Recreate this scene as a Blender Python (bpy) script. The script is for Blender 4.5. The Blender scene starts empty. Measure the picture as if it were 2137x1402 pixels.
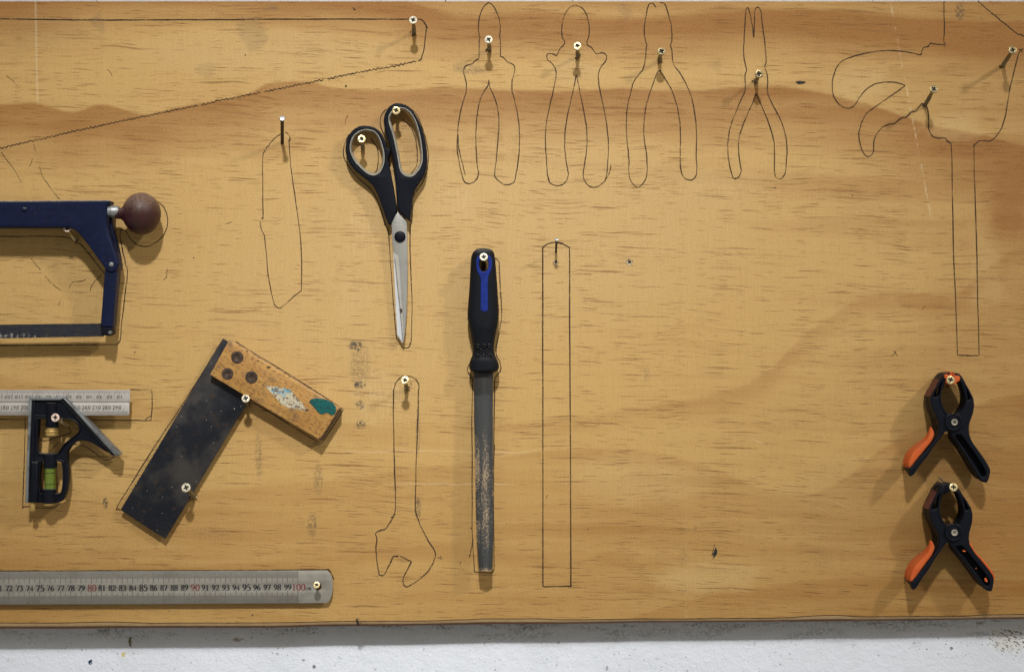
import bpy, bmesh, math, random
from mathutils import Vector, Matrix
random.seed(7)
R = math.radians
SC = bpy.context.scene
COL = SC.collection

# ------------------------------------------------------------------ camera, light, exposure
D = 1.5                      # metres from the lens to the face of the board
S = 0.995 / 2137             # metres on the board per photo pixel
cd = bpy.data.cameras.new('camera'); cam = bpy.data.objects.new('camera', cd); COL.objects.link(cam)
cam.location = (0, -D, 0); cam.rotation_euler = (R(90), 0, 0)
cd.sensor_width = 36; cd.lens = 36 * D / 0.995; cd.clip_start = 0.05; cd.clip_end = 50
SC.camera = cam
w = bpy.data.worlds.new('World'); SC.world = w; w.use_nodes = True
w.node_tree.nodes['Background'].inputs[0].default_value = (1.0, 0.95, 0.86, 1)
w.node_tree.nodes['Background'].inputs[1].default_value = 0.31
def lamp(name, loc, aim, size, power, col, spread=180):
    l = bpy.data.lights.new(name, 'AREA'); o = bpy.data.objects.new(name, l); COL.objects.link(o)
    l.shape = 'DISK'; l.size = size; l.energy = power; l.color = col; l.spread = R(spread)
    o.location = loc; o.rotation_euler = (Vector(aim) - Vector(loc)).to_track_quat('-Z', 'Y').to_euler()
lamp('ceiling_lamp', (-0.02, -3.0, 2.75), (-0.10, 0, -0.15), 0.22, 4.0, (1.0, 0.985, 0.97), 30)
lamp('side_lamp', (2.4, -2.0, 2.0), (0.4, 0, 0), 0.24, 42, (1.0, 0.95, 0.88))
SC.view_settings.view_transform = 'Standard'; SC.view_settings.look = 'None'
SC.view_settings.exposure = 0.0; SC.view_settings.gamma = 1.0

# ------------------------------------------------------------------ helpers
def P(u, v, h=0.0):          # photo pixel, height above the board -> world point
    k = S * (D - h) / D
    return Vector(((u - 1068.5) * k, -h, (701 - v) * k))
def Zm(x0, y0, k):           # close-up coordinates -> photo pixels
    return lambda pts: [(x0 + p[0] / k, y0 + p[1] / k) + tuple(p[2:]) for p in pts]
ZH = Zm(0, 380, 3.689); ZC = Zm(0, 780, 4.122); ZT = Zm(230, 690, 3.186)
ZS = Zm(690, 200, 5.191); ZB = Zm(760, 430, 4.523); ZF = Zm(940, 500, 4.671); ZG = Zm(940, 770, 2.861)
ZR = Zm(0, 1170, 5.936); ZR2 = Zm(360, 1170, 5.936); ZA = Zm(1860, 750, 5.007)
Z1 = Zm(930, 0, 3.419); Z2 = Zm(1290, 0, 3.418); ZM = Zm(1700, 0, 4.005); ZK = Zm(520, 230, 3.26)
ZW = Zm(760, 770, 2.983)

def spline(pts, closed=False, n=6):
    """Catmull-Rom through the points; a third value of 1 keeps that point a corner."""
    N = len(pts); out = []
    segs = range(N if closed else N - 1)
    for i in segs:
        p1 = pts[i]; p2 = pts[(i + 1) % N]
        c1 = len(p1) > 2; c2 = len(p2) > 2
        p0 = pts[(i - 1) % N] if (closed or i > 0) and not c1 else p1
        p3 = pts[(i + 2) % N] if (closed or i + 2 < N) and not c2 else p2
        a, b, c, d = (Vector(q[:2]) for q in (p0, p1, p2, p3))
        if c1 and c2: out.append((b.x, b.y)); continue
        for k in range(n):
            t = k / n
            q = 0.5 * ((2*b) + (c - a)*t + (2*a - 5*b + 4*c - d)*t*t + (3*b - a - 3*c + d)*t*t*t)
            out.append((q.x, q.y))
    if not closed: out.append((pts[-1][0], pts[-1][1]))
    return out
def circ(u, v, r, n=24, ry=None):
    ry = ry or r
    return [(u + r * math.cos(2*math.pi*i/n), v + ry * math.sin(2*math.pi*i/n)) for i in range(n)]
def inset(poly, d):          # move a closed polygon towards its inside by d
    A = sum(poly[i-1][0]*poly[i][1] - poly[i][0]*poly[i-1][1] for i in range(len(poly)))
    s = 1 if A > 0 else -1
    out = []
    for i in range(len(poly)):
        a = Vector(poly[i-1][:2]); b = Vector(poly[i][:2]); c = Vector(poly[(i+1) % len(poly)][:2])
        t = (c - a)
        if t.length < 1e-9: out.append((b.x, b.y)); continue
        t.normalize(); out.append((b.x - t.y * d * s, b.y + t.x * d * s))
    return out

def finish(bm, name, mat, parent=None, smooth=35, kind=None, off=None):
    bmesh.ops.recalc_face_normals(bm, faces=bm.faces[:])
    me = bpy.data.meshes.new(name); bm.to_mesh(me); bm.free()
    return link(me, name, mat, parent, smooth, kind, off)
def link(me, name, mat, parent=None, smooth=35, kind=None, off=None):
    o = bpy.data.objects.new(name, me); COL.objects.link(o)
    if mat: me.materials.append(mat)
    if parent is not None:
        o.parent = parent
        b = Vector((0, 0, 0)); q = parent
        while q is not None: b += Vector(q.location); q = q.parent
        me.transform(Matrix.Translation(-b))
    if smooth:
        for f in me.polygons: f.use_smooth = True
        me.set_sharp_from_angle(angle=R(smooth))
    if kind: o['kind'] = kind
    return o
def thing(name, label, cat, loc, group=None):
    o = bpy.data.objects.new(name, None); COL.objects.link(o)
    o.empty_display_size = 0.01
    o.location = loc; o['label'] = label; o['category'] = cat
    if group: o['group'] = group
    return o

ROT = Matrix(((1,0,0,0),(0,0,-1,0),(0,1,0,0),(0,0,0,1)))
def prism_bm(outer, holes, h0, h1, bev=0.0, res=2, hp=None, xf=None):
    """solid between heights h0 and h1 whose front outline is the photo polygon"""
    hp = h1 if hp is None else hp
    cu = bpy.data.curves.new('t', 'CURVE'); cu.dimensions = '2D'; cu.fill_mode = 'BOTH'
    for pl in [outer] + list(holes):
        sp = cu.splines.new('POLY'); sp.points.add(len(pl) - 1); sp.use_cyclic_u = True
        for q, p in zip(sp.points, pl):
            X = P(p[0], p[1], hp); q.co = (X.x, X.z, 0, 1)
    cu.extrude = max((h1 - h0) / 2 - bev, 1e-5); cu.bevel_depth = bev; cu.offset = -bev; cu.bevel_resolution = res
    ob = bpy.data.objects.new('t', cu)
    me = bpy.data.meshes.new_from_object(ob)
    bpy.data.objects.remove(ob); bpy.data.curves.remove(cu)
    me.transform(Matrix.Translation((0, -(h0 + h1) / 2, 0)) @ ROT)
    bm = bmesh.new(); bm.from_mesh(me); bpy.data.meshes.remove(me)
    bmesh.ops.remove_doubles(bm, verts=bm.verts[:], dist=2e-6)
    return bm
def prism_tess(name, outer, holes, h0, h1, mat, parent, bev, hp=None, smooth=40):
    from mathutils.geometry import tessellate_polygon
    bm = bmesh.new(); hp = hp or h1; bp = bev / S
    lev = [(bp, h0), (bp*.3, h0 + bev*.3), (0, h0 + bev), (0, h1 - bev), (bp*.12, h1 - bev*.5), (bp*.4, h1 - bev*.15), (bp, h1)]
    loops = []
    for k, pl in enumerate([outer] + list(holes)):
        rg = []
        for d, h in lev:
            q = inset(pl, d if k == 0 else -d)
            rg.append([bm.verts.new((P(a, b, hp).x, -h, P(a, b, hp).z)) for a, b in q])
        n = len(pl)
        for a, b in zip(rg, rg[1:]):
            for i in range(n): bm.faces.new((a[i], a[(i+1) % n], b[(i+1) % n], b[i]))
        loops.append(rg)
    for e in (0, -1):
        flatv = [v for rg in loops for v in rg[e]]
        for tri in tessellate_polygon([[Vector((v.co.x, v.co.z, 0)) for v in rg[e]] for rg in loops]):
            try: bm.faces.new([flatv[i] for i in tri])
            except ValueError: pass
    return finish(bm, name, mat, parent, smooth)
def prism(name, outer, holes, h0, h1, mat, parent, bev=0.0, res=2, hp=None, smooth=35, xf=None):
    if xf: outer = xf(outer); holes = [xf(q) for q in holes]
    return finish(prism_bm(outer, holes, h0, h1, bev, res, hp), name, mat, parent, smooth)
def add_bm(bm, other):
    me = bpy.data.meshes.new('t'); other.to_mesh(me); other.free(); bm.from_mesh(me); bpy.data.meshes.remove(me)

def lathe_bm(org, axis, prof, seg=24, cap=True, bm=None, sc=(1, 1)):
    """prof = [(distance along axis, radius)]"""
    bm = bm or bmesh.new()
    axis = Vector(axis).normalized(); q = axis.to_track_quat('Z', 'Y').to_matrix()
    rings = []
    for t, r in prof:
        rings.append([bm.verts.new(Vector(org) + q @ Vector((r*sc[0]*math.cos(2*math.pi*i/seg), r*sc[1]*math.sin(2*math.pi*i/seg), t))) for i in range(seg)])
    for a, b in zip(rings, rings[1:]):
        for i in range(seg):
            bm.faces.new((a[i], a[(i+1) % seg], b[(i+1) % seg], b[i]))
    if cap:
        bm.faces.new(rings[0][::-1]); bm.faces.new(rings[-1])
    return bm
def lathe(name, org, axis, prof, mat, parent, seg=24, smooth=40, sc=(1, 1)):
    return finish(lathe_bm(org, axis, prof, seg, sc=sc), name, mat, parent, smooth)

_lift = [0]
def ribbon(bm, pts, widths, h, closed=False, lift=True):
    """flat stroke of ink lying on a face at height h; pts and widths in photo pixels"""
    if lift:
        _lift[0] = (_lift[0] + 1) % 12
        h = h + _lift[0] * 1.2e-5
    n = len(pts); L = []
    for i in range(n):
        a = Vector(pts[max(i-1, 0)] if not closed else pts[i-1]); c = Vector(pts[min(i+1, n-1)] if not closed else pts[(i+1) % n])
        t = c - a
        t = t.normalized() if t.length > 1e-9 else Vector((1, 0))
        wd = widths[i] if isinstance(widths, (list, tuple)) else widths
        nx = Vector((-t.y, t.x)) * wd / 2; b = Vector(pts[i])
        L.append((bm.verts.new(P(b.x + nx.x, b.y + nx.y, h)), bm.verts.new(P(b.x - nx.x, b.y - nx.y, h))))
    for i in range(n if closed else n - 1):
        p, q = L[i], L[(i+1) % n]
        try: bm.faces.new((p[0], p[1], q[1], q[0]))
        except ValueError: pass
def flat(bm, poly, h):
    _lift[0] = (_lift[0] + 1) % 12
    bm.faces.new([bm.verts.new(P(p[0], p[1], h + _lift[0]*1.2e-5)) for p in poly])

# ------------------------------------------------------------------ node helper
class NT:
    def __init__(s, name):
        s.m = bpy.data.materials.new(name); s.m.use_nodes = True; s.t = s.m.node_tree
        s.b = s.t.nodes['Principled BSDF']; s.out = s.t.nodes['Material Output']
    def n(s, ty, **kw):
        x = s.t.nodes.new(ty)
        for k, v in kw.items(): setattr(x, k, v)
        return x
    def put(s, sock, v):
        if isinstance(v, V): s.t.links.new(v.s, sock)
        elif isinstance(v, bpy.types.NodeSocket): s.t.links.new(v, sock)
        else:
            if sock.type == 'RGBA' and len(v) == 3: v = (*v, 1)
            sock.default_value = v
    def m2(s, op, a, b=0.0, c=None, clamp=False):
        x = s.n('ShaderNodeMath', operation=op, use_clamp=clamp)
        s.put(x.inputs[0], a); s.put(x.inputs[1], b)
        if c is not None: s.put(x.inputs[2], c)
        return V(x.outputs[0], s)
    def ss(s, e0, e1, x, lo=0.0, hi=1.0):
        q = s.n('ShaderNodeMapRange', interpolation_type='SMOOTHSTEP')
        for i, v in enumerate((x, e0, e1, lo, hi)): s.put(q.inputs[i], v)
        return V(q.outputs[0], s)
    def xyz(s, x, y, z=0.0):
        q = s.n('ShaderNodeCombineXYZ'); s.put(q.inputs[0], x); s.put(q.inputs[1], y); s.put(q.inputs[2], z)
        return V(q.outputs[0], s)
    def noise(s, vec, scale=1.0, detail=3.0, rough=0.5, dist=0.0):
        q = s.n('ShaderNodeTexNoise'); s.put(q.inputs['Vector'], vec); q.inputs['Scale'].default_value = scale
        q.inputs['Detail'].default_value = detail; q.inputs['Roughness'].default_value = rough; q.inputs['Distortion'].default_value = dist
        return V(q.outputs[0], s)
    def voro(s, vec, scale=1.0, rnd=1.0):
        q = s.n('ShaderNodeTexVoronoi', voronoi_dimensions='2D'); s.put(q.inputs['Vector'], vec)
        q.inputs['Scale'].default_value = scale; q.inputs['Randomness'].default_value = rnd
        c = s.n('ShaderNodeSeparateColor'); s.t.links.new(q.outputs['Color'], c.inputs[0])
        return V(q.outputs['Distance'], s), V(c.outputs[0], s), V(c.outputs[1], s), V(c.outputs[2], s)
    def mix(s, f, a, b, mode='MIX'):
        q = s.n('ShaderNodeMix', data_type='RGBA', blend_type=mode); s.put(q.inputs[0], f); s.put(q.inputs[6], a); s.put(q.inputs[7], b)
        return V(q.outputs[2], s)
    def curve(s, x, pts):
        q = s.n('ShaderNodeFloatCurve'); c = q.mapping.curves[0]; q.mapping.use_clip = False
        while len(c.points) < len(pts): c.points.new(0.5, 0.5)
        for p, (a, b) in zip(c.points, pts): p.location = (a, b); p.handle_type = 'AUTO'
        q.mapping.update(); s.put(q.inputs[1], x)
        return V(q.outputs[0], s)
    def pos(s):
        g = s.n('ShaderNodeNewGeometry'); q = s.n('ShaderNodeSeparateXYZ'); s.t.links.new(g.outputs['Position'], q.inputs[0])
        return [V(o, s) for o in q.outputs], V(g.outputs['Position'], s)
    def obj(s):
        g = s.n('ShaderNodeTexCoord'); q = s.n('ShaderNodeSeparateXYZ'); s.t.links.new(g.outputs['Object'], q.inputs[0])
        return [V(o, s) for o in q.outputs], V(g.outputs['Object'], s)
    def up(s):               # how far the face looks up (dust settles there)
        g = s.n('ShaderNodeNewGeometry'); q = s.n('ShaderNodeSeparateXYZ'); s.t.links.new(g.outputs['Normal'], q.inputs[0])
        return V(q.outputs[2], s)
    def bump(s, hgt, strength=0.3, dist=0.001):
        q = s.n('ShaderNodeBump'); q.inputs['Strength'].default_value = strength; q.inputs['Distance'].default_value = dist
        s.put(q.inputs['Height'], hgt); s.t.links.new(q.outputs[0], s.b.inputs['Normal'])
    def set(s, **kw):
        for k, v in kw.items():
            s.put(s.b.inputs[{'color': 'Base Color', 'rough': 'Roughness', 'metal': 'Metallic', 'spec': 'Specular IOR Level', 'coat': 'Coat Weight', 'trans': 'Transmission Weight', 'ior': 'IOR'}[k]], v)
        return s.m
class V:
    def __init__(s, sock, nt): s.s = sock; s.nt = nt
    def __add__(a, b): return a.nt.m2('ADD', a, b)
    __radd__ = __add__
    def __sub__(a, b): return a.nt.m2('SUBTRACT', a, b)
    def __rsub__(a, b): return a.nt.m2('SUBTRACT', b, a)
    def __mul__(a, b): return a.nt.m2('MULTIPLY', a, b)
    __rmul__ = __mul__
    def __truediv__(a, b): return a.nt.m2('DIVIDE', a, b)
    def max(a, b): return a.nt.m2('MAXIMUM', a, b)
    def min(a, b): return a.nt.m2('MINIMUM', a, b)
    def sq(a): return a.nt.m2('MULTIPLY', a, a)
    def abs(a): return a.nt.m2('ABSOLUTE', a)
    def clamp(a): return a.nt.m2('ADD', a, 0.0, clamp=True)

# ------------------------------------------------------------------ materials
def mat_plywood():
    t = NT('pine_plywood')
    (X, Y, Z), pos = t.pos()
    U = X * (1 / S) + 1068.5; Vv = 701 - Z * (1 / S)
    un = (U + 400) / 2937
    big = t.noise(t.xyz(U / 420, Vv / 260), 1.0, 3, 0.55)
    wob = (t.noise(t.xyz(U / 55, Vv / 30), 1.0, 3, 0.6) - 0.5)
    def cv(pts): return t.curve(un, [((u + 400) / 2937, v / 1402) for u, v in pts]) * 1402
    def band(pts, up, down, k, wb=7):   # latewood band: crisp on one side, fading out on the other
        d = Vv - cv(pts) + wob * wb
        return t.ss(-up, up, d) * t.ss(down, up, d) * k
    b = band([(-400,215),(0,219),(80,216),(150,234),(210,219),(300,238),(380,222),(455,210),(520,195),(560,175),(640,170),(700,183),(760,186),(960,185),(1180,190),(1290,185),(1450,190),(1550,182),(1640,182),(1760,205),(1850,230),(1920,255),(2060,285),(2137,305),(2500,360)], 5, 175, 0.82, 9)
    b = b.max(band([(-400,-60),(0,-40),(400,-60),(760,-30),(960,30),(1100,24),(1290,38),(1600,20),(1800,30),(2000,46),(2137,52),(2500,60)], 14, 130, 0.80, 10))
    b = b.max(band([(-400,-120),(0,-60),(200,-80),(420,-90),(600,-60),(900,-90),(2500,-160)], 10, 190, 0.7))
    b = b.max(band([(-400,260),(0,262),(160,300),(320,262),(430,240),(520,300),(700,262),(900,300),(2500,380)], 10, 60, 0.35))
    # cathedral figure lower right
    b = b.max(band([(-400,1060),(700,1000),(1000,960),(1180,938),(1340,940),(1460,968),(1520,990),(1600,1022),(1680,1030),(1740,1012),(1850,930),(2000,860),(2137,820),(2500,800)], 6, -90, 0.30, 6))
    b = b.max(band([(-400,1180),(900,1130),(1100,1085),(1280,1092),(1450,1100),(1640,1120),(1850,1090),(2137,1070),(2500,1060)], 10, 110, 0.42, 12))
    b = b.max(band([(-400,1300),(900,1320),(1250,1310),(1340,1278),(1440,1248),(1540,1232),(1640,1212),(1800,1200),(2137,1210),(2500,1210)], 8, 120, 0.5, 8))
    b = b.max(band([(-400,700),(1500,820),(1720,668),(1840,610),(1900,608),(1960,622),(2060,560),(2137,510),(2500,460)], 8, 70, 0.30, 12))
    b = b.max(band([(-400,1010),(200,1020),(420,1080),(600,1000),(760,1040),(1000,1120),(2500,1300)], 20, 120, 0.25, 16))
    wl1 = (t.noise(t.xyz(U / 120 + 3, Vv / 60), 1.0, 3, 0.6) - 0.5) * 110; wl2 = (t.noise(t.xyz(U / 110, Vv / 40 + 9), 1.0, 3, 0.6) - 0.5) * 50
    def blob(cu, cw, ru, rw, k, soft=0.6):
        e = ((U + wl1 - cu) / ru).sq() + ((Vv + wl2 - cw) / rw).sq() + wob * 0.8
        return t.ss(1.15, 0.9 - soft, e) * k
    b = b.max(blob(1925, 628, 75, 22, 0.42, 0.5)).max(blob(2105, 430, 70, 120, 0.55, 0.9)).max(blob(480, 1130, 70, 20, 0.35, 0.8))
    b = b.max(blob(1290, 1165, 60, 16, 0.45, 0.6)).max(blob(2080, 330, 120, 60, 0.35, 0.9))
    patch = t.noise(t.xyz(U / 700 + 5, Vv / 210), 1.0, 4, 0.6)
    b = b * (0.7 + patch * 0.6) + t.ss(1500, 2200, U + wob * 90 + (patch - .5) * 700) * 0.42 + t.ss(210, -60, Vv + wob * 30 + (patch - .5) * 160) * 0.36 + t.ss(330, -80, U + (patch - .5) * 300) * t.ss(950, 1250, Vv) * 0.25 + t.ss(260, -60, U + (patch - .5) * 300) * t.ss(330, 0, Vv) * 0.2  # browner wood towards the edges, with light falloff painted into the tone
    # pale islands
    pale = blob(1800, 175, 70, 45, 0.5, 0.9).max(blob(1480, 1205, 130, 40, 0.6, 0.9)).max(blob(1330, 1000, 180, 60, 0.4, 0.95)).max(blob(1440, 400, 200, 60, 0.5, 0.9))
    pale = pale.max(blob(2000, 265, 70, 35, 0.45, 0.8)).max(blob(1330, 530, 60, 20, 0.4, 0.6)).max(blob(560, 110, 330, 60, 0.55, 0.9)).max(blob(1200, 150, 60, 30, 0.5, 0.8)).max(blob(2060, 570, 40, 90, 0.3, 0.9))
    pale = pale.max(blob(1120, 480, 520, 260, 0.5, 0.95)).max(blob(760, 620, 420, 330, 0.42, 0.95))
    # fine horizontal growth lines
    vs = Vv - U * 0.022 + (big - 0.5) * 60
    fine = t.noise(t.xyz(U / 260, vs / 7.5), 1.0, 4, 0.6)
    mid = t.noise(t.xyz(U / 500, vs / 34), 1.0, 3, 0.55)
    grit = t.noise(t.xyz(U / 3.2, Vv / 2.0), 1.0, 2, 0.6)
    weave = t.noise(t.xyz(U / 4.0, Vv / 60), 1.0, 2, 0.6)
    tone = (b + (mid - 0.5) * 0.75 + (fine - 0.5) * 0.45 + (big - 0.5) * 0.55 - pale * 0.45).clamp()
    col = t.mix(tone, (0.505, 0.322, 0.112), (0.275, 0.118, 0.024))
    col = t.mix((pale * 0.5).clamp(), col, (0.52, 0.370, 0.175))
    # resin streaks, sloping very slightly down to the right
    dens = t.noise(t.xyz(U / 330, Vv / 70), 1.0, 3, 0.6)
    st = None
    for (su, sv, thr, seed, k) in ((95, 5.2, 0.60, 0, 1.0), (170, 6.0, 0.70, 37, 0.9), (42, 4.2, 0.62, 71, 0.7), (260, 9.0, 0.80, 113, 0.9)):
        v2 = Vv - U * 0.030 + (big - 0.5) * 40
        d, r, g, bb = t.voro(t.xyz(U / su + seed, v2 / sv + wob * 0.25))
        rad = 0.10 + g * 0.26
        q = t.ss(rad, rad * 0.25, d) * t.ss(thr, thr + 0.05, r + (dens - 0.5) * 1.3) * (0.30 + bb * 0.70) * k
        st = q if st is None else st.max(q)
    for (su, sv, a0, sd, k) in ((120, 2.1, 0.655, 11, 0.8), (60, 1.7, 0.68, 53, 0.7), (26, 1.5, 0.70, 91, 0.5)):
        q = t.noise(t.xyz(U / su + sd, (Vv - U * 0.030 + (big - 0.5) * 40) / sv, sd), 1.0, 2, 0.5) + (dens - 0.5) * 0.30
        st = st.max(t.ss(a0, a0 + 0.10, q) * k)
    st = st * t.ss(0.25, 0.6, t.noise(t.xyz(U / 14, Vv / 4), 1.0, 2, 0.6), 0.45, 1.0)
    col = t.mix((st * 0.82).clamp(), col, (0.125, 0.044, 0.010))
    col = t.mix(((grit - 0.5) * 0.85 + (weave - 0.5) * 0.3 + 0.10).clamp(), col, (0.230, 0.115, 0.030))
    col = t.mix(((0.5 - grit) * 0.75 + 0.02).clamp(), col, (0.58, 0.42, 0.17))
    # pale drag marks and rubbed-off varnish
    sd, sr, sg, sb = t.voro(t.xyz((U * 0.9 + Vv * 0.6) / 90, (Vv - U * 0.5) / 130))
    scr = t.noise(t.xyz((U + Vv * 2.0) / 400, (Vv - U * 0.42) / 3.0), 1.0, 1, 0.5)
    scr = t.ss(0.72, 0.80, scr) * t.ss(0.56, 0.66, t.noise(t.xyz(U / 120, Vv / 120), 1.0, 2, 0.5))
    col = t.mix(scr * 0.45, col, (0.70, 0.57, 0.37))
    # soot-like scuffs, finger grime
    def scuff(cu, cw, ru, rw, k):
        e = ((U - cu) / ru).sq() + ((Vv - cw) / rw).sq()
        tex = t.ss(0.40, 0.58, t.noise(t.xyz(U / 5.0, Vv / 7.0), 1.0, 3, 0.7))
        return t.ss(1.0, 0.2, e) * tex * k
    sc = scuff(742, 722, 18, 16, 0.85).max(scuff(750, 803, 16, 9, 1.1)).max(scuff(752, 845, 12, 12, 0.7)).max(scuff(753, 885, 12, 12, 0.8)).max(scuff(752, 760, 26, 60, 0.3))
    sc = sc.max(scuff(220, 1050, 7, 16, 0.8)).max(scuff(652, 1095, 12, 30, 0.5)).max(scuff(664, 1000, 12, 40, 0.35)).max(scuff(872, 900, 6, 60, 0.45)).max(scuff(872, 1060, 8, 30, 0.6)).max(scuff(1350, 780, 9, 20, 0.2)).max(scuff(540, 950, 10, 60, 0.3))
    sc = sc.max(scuff(1427, 1165, 12, 22, 0.2)).max(scuff(1450, 1104, 6, 14, 0.25)).max(scuff(1715, 1165, 30, 25, 0.12)).max(scuff(440, 1115, 60, 20, 0.12)).max(scuff(215, 1140, 60, 30, 0.08)).max(scuff(2003, 25, 12, 22, 0.6)).max(scuff(985, 145, 40, 14, 0.35))
    wide = blob(520, 70, 26, 40, 0.20, 0.5).max(blob(205, 45, 16, 24, 0.22, 0.5)).max(blob(440, 150, 20, 20, 0.14, 0.7)).max(blob(565, 20, 20, 14, 0.25, 0.8)).max(blob(1300, 30, 14, 30, 0.2, 0.8)).max(blob(80, 60, 120, 60, 0.10, 0.9))
    wide = wide.max(blob(1490, 140, 14, 16, 0.16, 0.9)).max(blob(1755, 1060, 160, 120, 0.08, 0.9))
    col = t.mix((sc * 1.1).clamp(), col, (0.050, 0.045, 0.038))
    col = t.mix(wide.clamp(), col, (0.10, 0.075, 0.055))
    # pale vertical rub marks (weave of a sander)
    vt = t.noise(t.xyz(U / 3.0, Vv / 40), 1.0, 1, 0.5); hz = t.noise(t.xyz(U / 40, Vv / 3.0), 1.0, 1, 0.5)
    rub = blob(790, 830, 60, 70, 1.0, 0.8).max(blob(760, 490, 40, 60, 0.7, 0.8)).max(blob(690, 850, 30, 60, 0.7, 0.8)).max(blob(730, 630, 50, 60, 0.6, 0.8)).max(blob(950, 420, 60, 40, 0.6, 0.8))
    rub = rub * (t.ss(0.45, 0.62, vt) * 0.6 + t.ss(0.5, 0.65, hz) * 0.4)
    col = t.mix((rub * 0.32).clamp(), col, (0.60, 0.47, 0.26))
    line = t.ss(3.2, 1.2, (U - 74 - Vv * 0.02).abs()) * t.ss(225, 205, Vv) * 0.20
    line = line.max(t.ss(3.0, 1.0, (U - 1876 - (Vv - 100) * 0.19).abs()) * t.ss(470, 440, Vv) * t.ss(0.46, 0.62, t.noise(t.xyz(U / 9, Vv / 16), 1.0, 3, 0.7)) * 0.30)
    line = line.max(t.ss(4, 1, (U - 1432 - wob * 8).abs()) * t.ss(960, 1100, Vv) * t.ss(0.45, 0.65, fine) * 0.15)
    wl = (Vv - 946 + t.noise(t.xyz(U / 140, 3.1), 1.0, 2, 0.5) * 26)
    line = line.max(t.ss(2.6, 0.6, (wl - 8).abs()) * t.ss(690, 740, U) * t.ss(1130, 1090, U) * 0.16)
    line = line.max(t.ss(2.2, 0.6, (Vv - 1016 + t.noise(t.xyz(U / 90, 7.1), 1.0, 2, 0.5) * 12).abs()) * t.ss(780, 850, U) * t.ss(1080, 1040, U) * 0.2)
    col = t.mix(line.clamp(), col, (0.72, 0.60, 0.40))
    dk, r1, r2, r3 = t.voro(t.xyz(U / 46, Vv / 46))
    col = t.mix(t.ss(0.015 + r3 * 0.03, 0.008, dk) * t.ss(0.93, 0.95, r1) * r2 * 0.8, col, (0.09, 0.045, 0.02))
    t.bump(fine * 0.4 + grit * 0.35 - st * 0.8, 0.38, 0.0007)
    t.set(color=col, rough=t.ss(0.3, 0.7, grit, 0.48, 0.62), spec=0.20)
    return t.m

def mat_ply_edge(name, c1, c2):
    t = NT(name); (X, Y, Z), pos = t.pos()
    a = t.noise(t.xyz(X * 90, Z * 1600), 1, 3, 0.6); b = t.noise(t.xyz(X * 700, Z * 700), 1, 2, 0.6); c = t.noise(t.xyz(X * 14, 0.3), 1, 2, 0.5)
    col = t.mix(t.ss(0.3, 0.7, a * 0.6 + b * 0.3 + c * 0.25 - 0.08), c1, c2)
    t.bump(b + a, 0.35, 0.0006); return t.set(color=col, rough=0.75, spec=0.2)

def mat_wall():
    t = NT('white_plaster'); (X, Y, Z), pos = t.pos()
    U = X * (1 / S) + 1068.5; Vv = 701 - Z * (1 / S)
    rough = t.noise(pos, 420, 4, 0.65); lumps = t.noise(pos, 120, 3, 0.55); low = t.noise(pos, 22, 3, 0.55)
    col = t.mix(t.ss(0.35, 0.75, low), (0.74, 0.78, 0.85), (0.70, 0.74, 0.80))
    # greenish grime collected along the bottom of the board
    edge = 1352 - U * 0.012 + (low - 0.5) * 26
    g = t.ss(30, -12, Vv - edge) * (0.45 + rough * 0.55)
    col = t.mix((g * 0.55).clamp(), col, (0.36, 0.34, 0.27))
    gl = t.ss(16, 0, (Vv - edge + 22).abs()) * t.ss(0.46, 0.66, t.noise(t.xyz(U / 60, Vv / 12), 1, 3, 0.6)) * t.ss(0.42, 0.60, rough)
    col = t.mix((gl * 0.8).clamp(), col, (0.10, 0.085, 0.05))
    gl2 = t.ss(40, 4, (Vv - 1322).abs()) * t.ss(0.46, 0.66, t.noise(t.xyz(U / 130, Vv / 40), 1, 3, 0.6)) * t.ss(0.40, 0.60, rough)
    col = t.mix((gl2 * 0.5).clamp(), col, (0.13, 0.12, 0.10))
    for sc, thr, rad, k in ((26, 0.80, 0.13, 0.85), (11, 0.72, 0.16, 0.7), (60, 0.86, 0.05, 0.9)):
        d, r, gg, bb = t.voro(t.xyz(U / sc + (rough - 0.5) * 0.5, Vv / sc + (lumps - 0.5) * 0.6))
        patch = t.ss(0.45, 0.62, t.noise(t.xyz(U / 140, Vv / 60), 1, 2, 0.5))
        col = t.mix(t.ss(rad, rad * 0.4, d * (0.7 + gg)) * t.ss(thr, thr + 0.02, r) * patch * k, col, (0.09, 0.085, 0.075))
    # flaking corner on the right, blue and yellow paint flecks on the left
    jx = (t.noise(t.xyz(U / 9, Vv / 9), 1, 3, 0.7) - 0.5)
    def blob(cu, cw, ru, rw): return ((U - cu + jx * 8) / ru).sq() + ((Vv - cw) / rw).sq() + (rough - 0.5) * 2.2 + jx * 3.5
    fl = t.ss(1.0, 0.3, blob(2125, 1345, 48, 32))
    col = t.mix((fl * 0.40).clamp(), col, (0.60, 0.56, 0.43))
    col = t.mix((fl * t.ss(0.54, 0.60, t.noise(t.xyz((U + Vv) / 14, (Vv - U * .6) / 5), 1, 3, 0.6))).clamp(), col, (0.12, 0.10, 0.06))
    col = t.mix(t.ss(1.0, 0.5, blob(171, 1394, 5, 6)), col, (0.01, 0.03, 0.09))
    col = t.mix(t.ss(1.0, 0.5, blob(242, 1378, 6, 5)), col, (0.62, 0.52, 0.25))
    col = t.mix(t.ss(1.0, 0.3, blob(256, 1350, 4, 12)), col, (0.13, 0.12, 0.05))
    col = t.mix(t.ss(1.0, 0.3, blob(485, 1346, 12, 5)) * 0.8, col, (0.22, 0.17, 0.08))
    t.bump(lumps * 1.1 + rough * 0.8, 0.5, 0.0018)
    return t.set(color=col, rough=0.75, spec=0.25)

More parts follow.
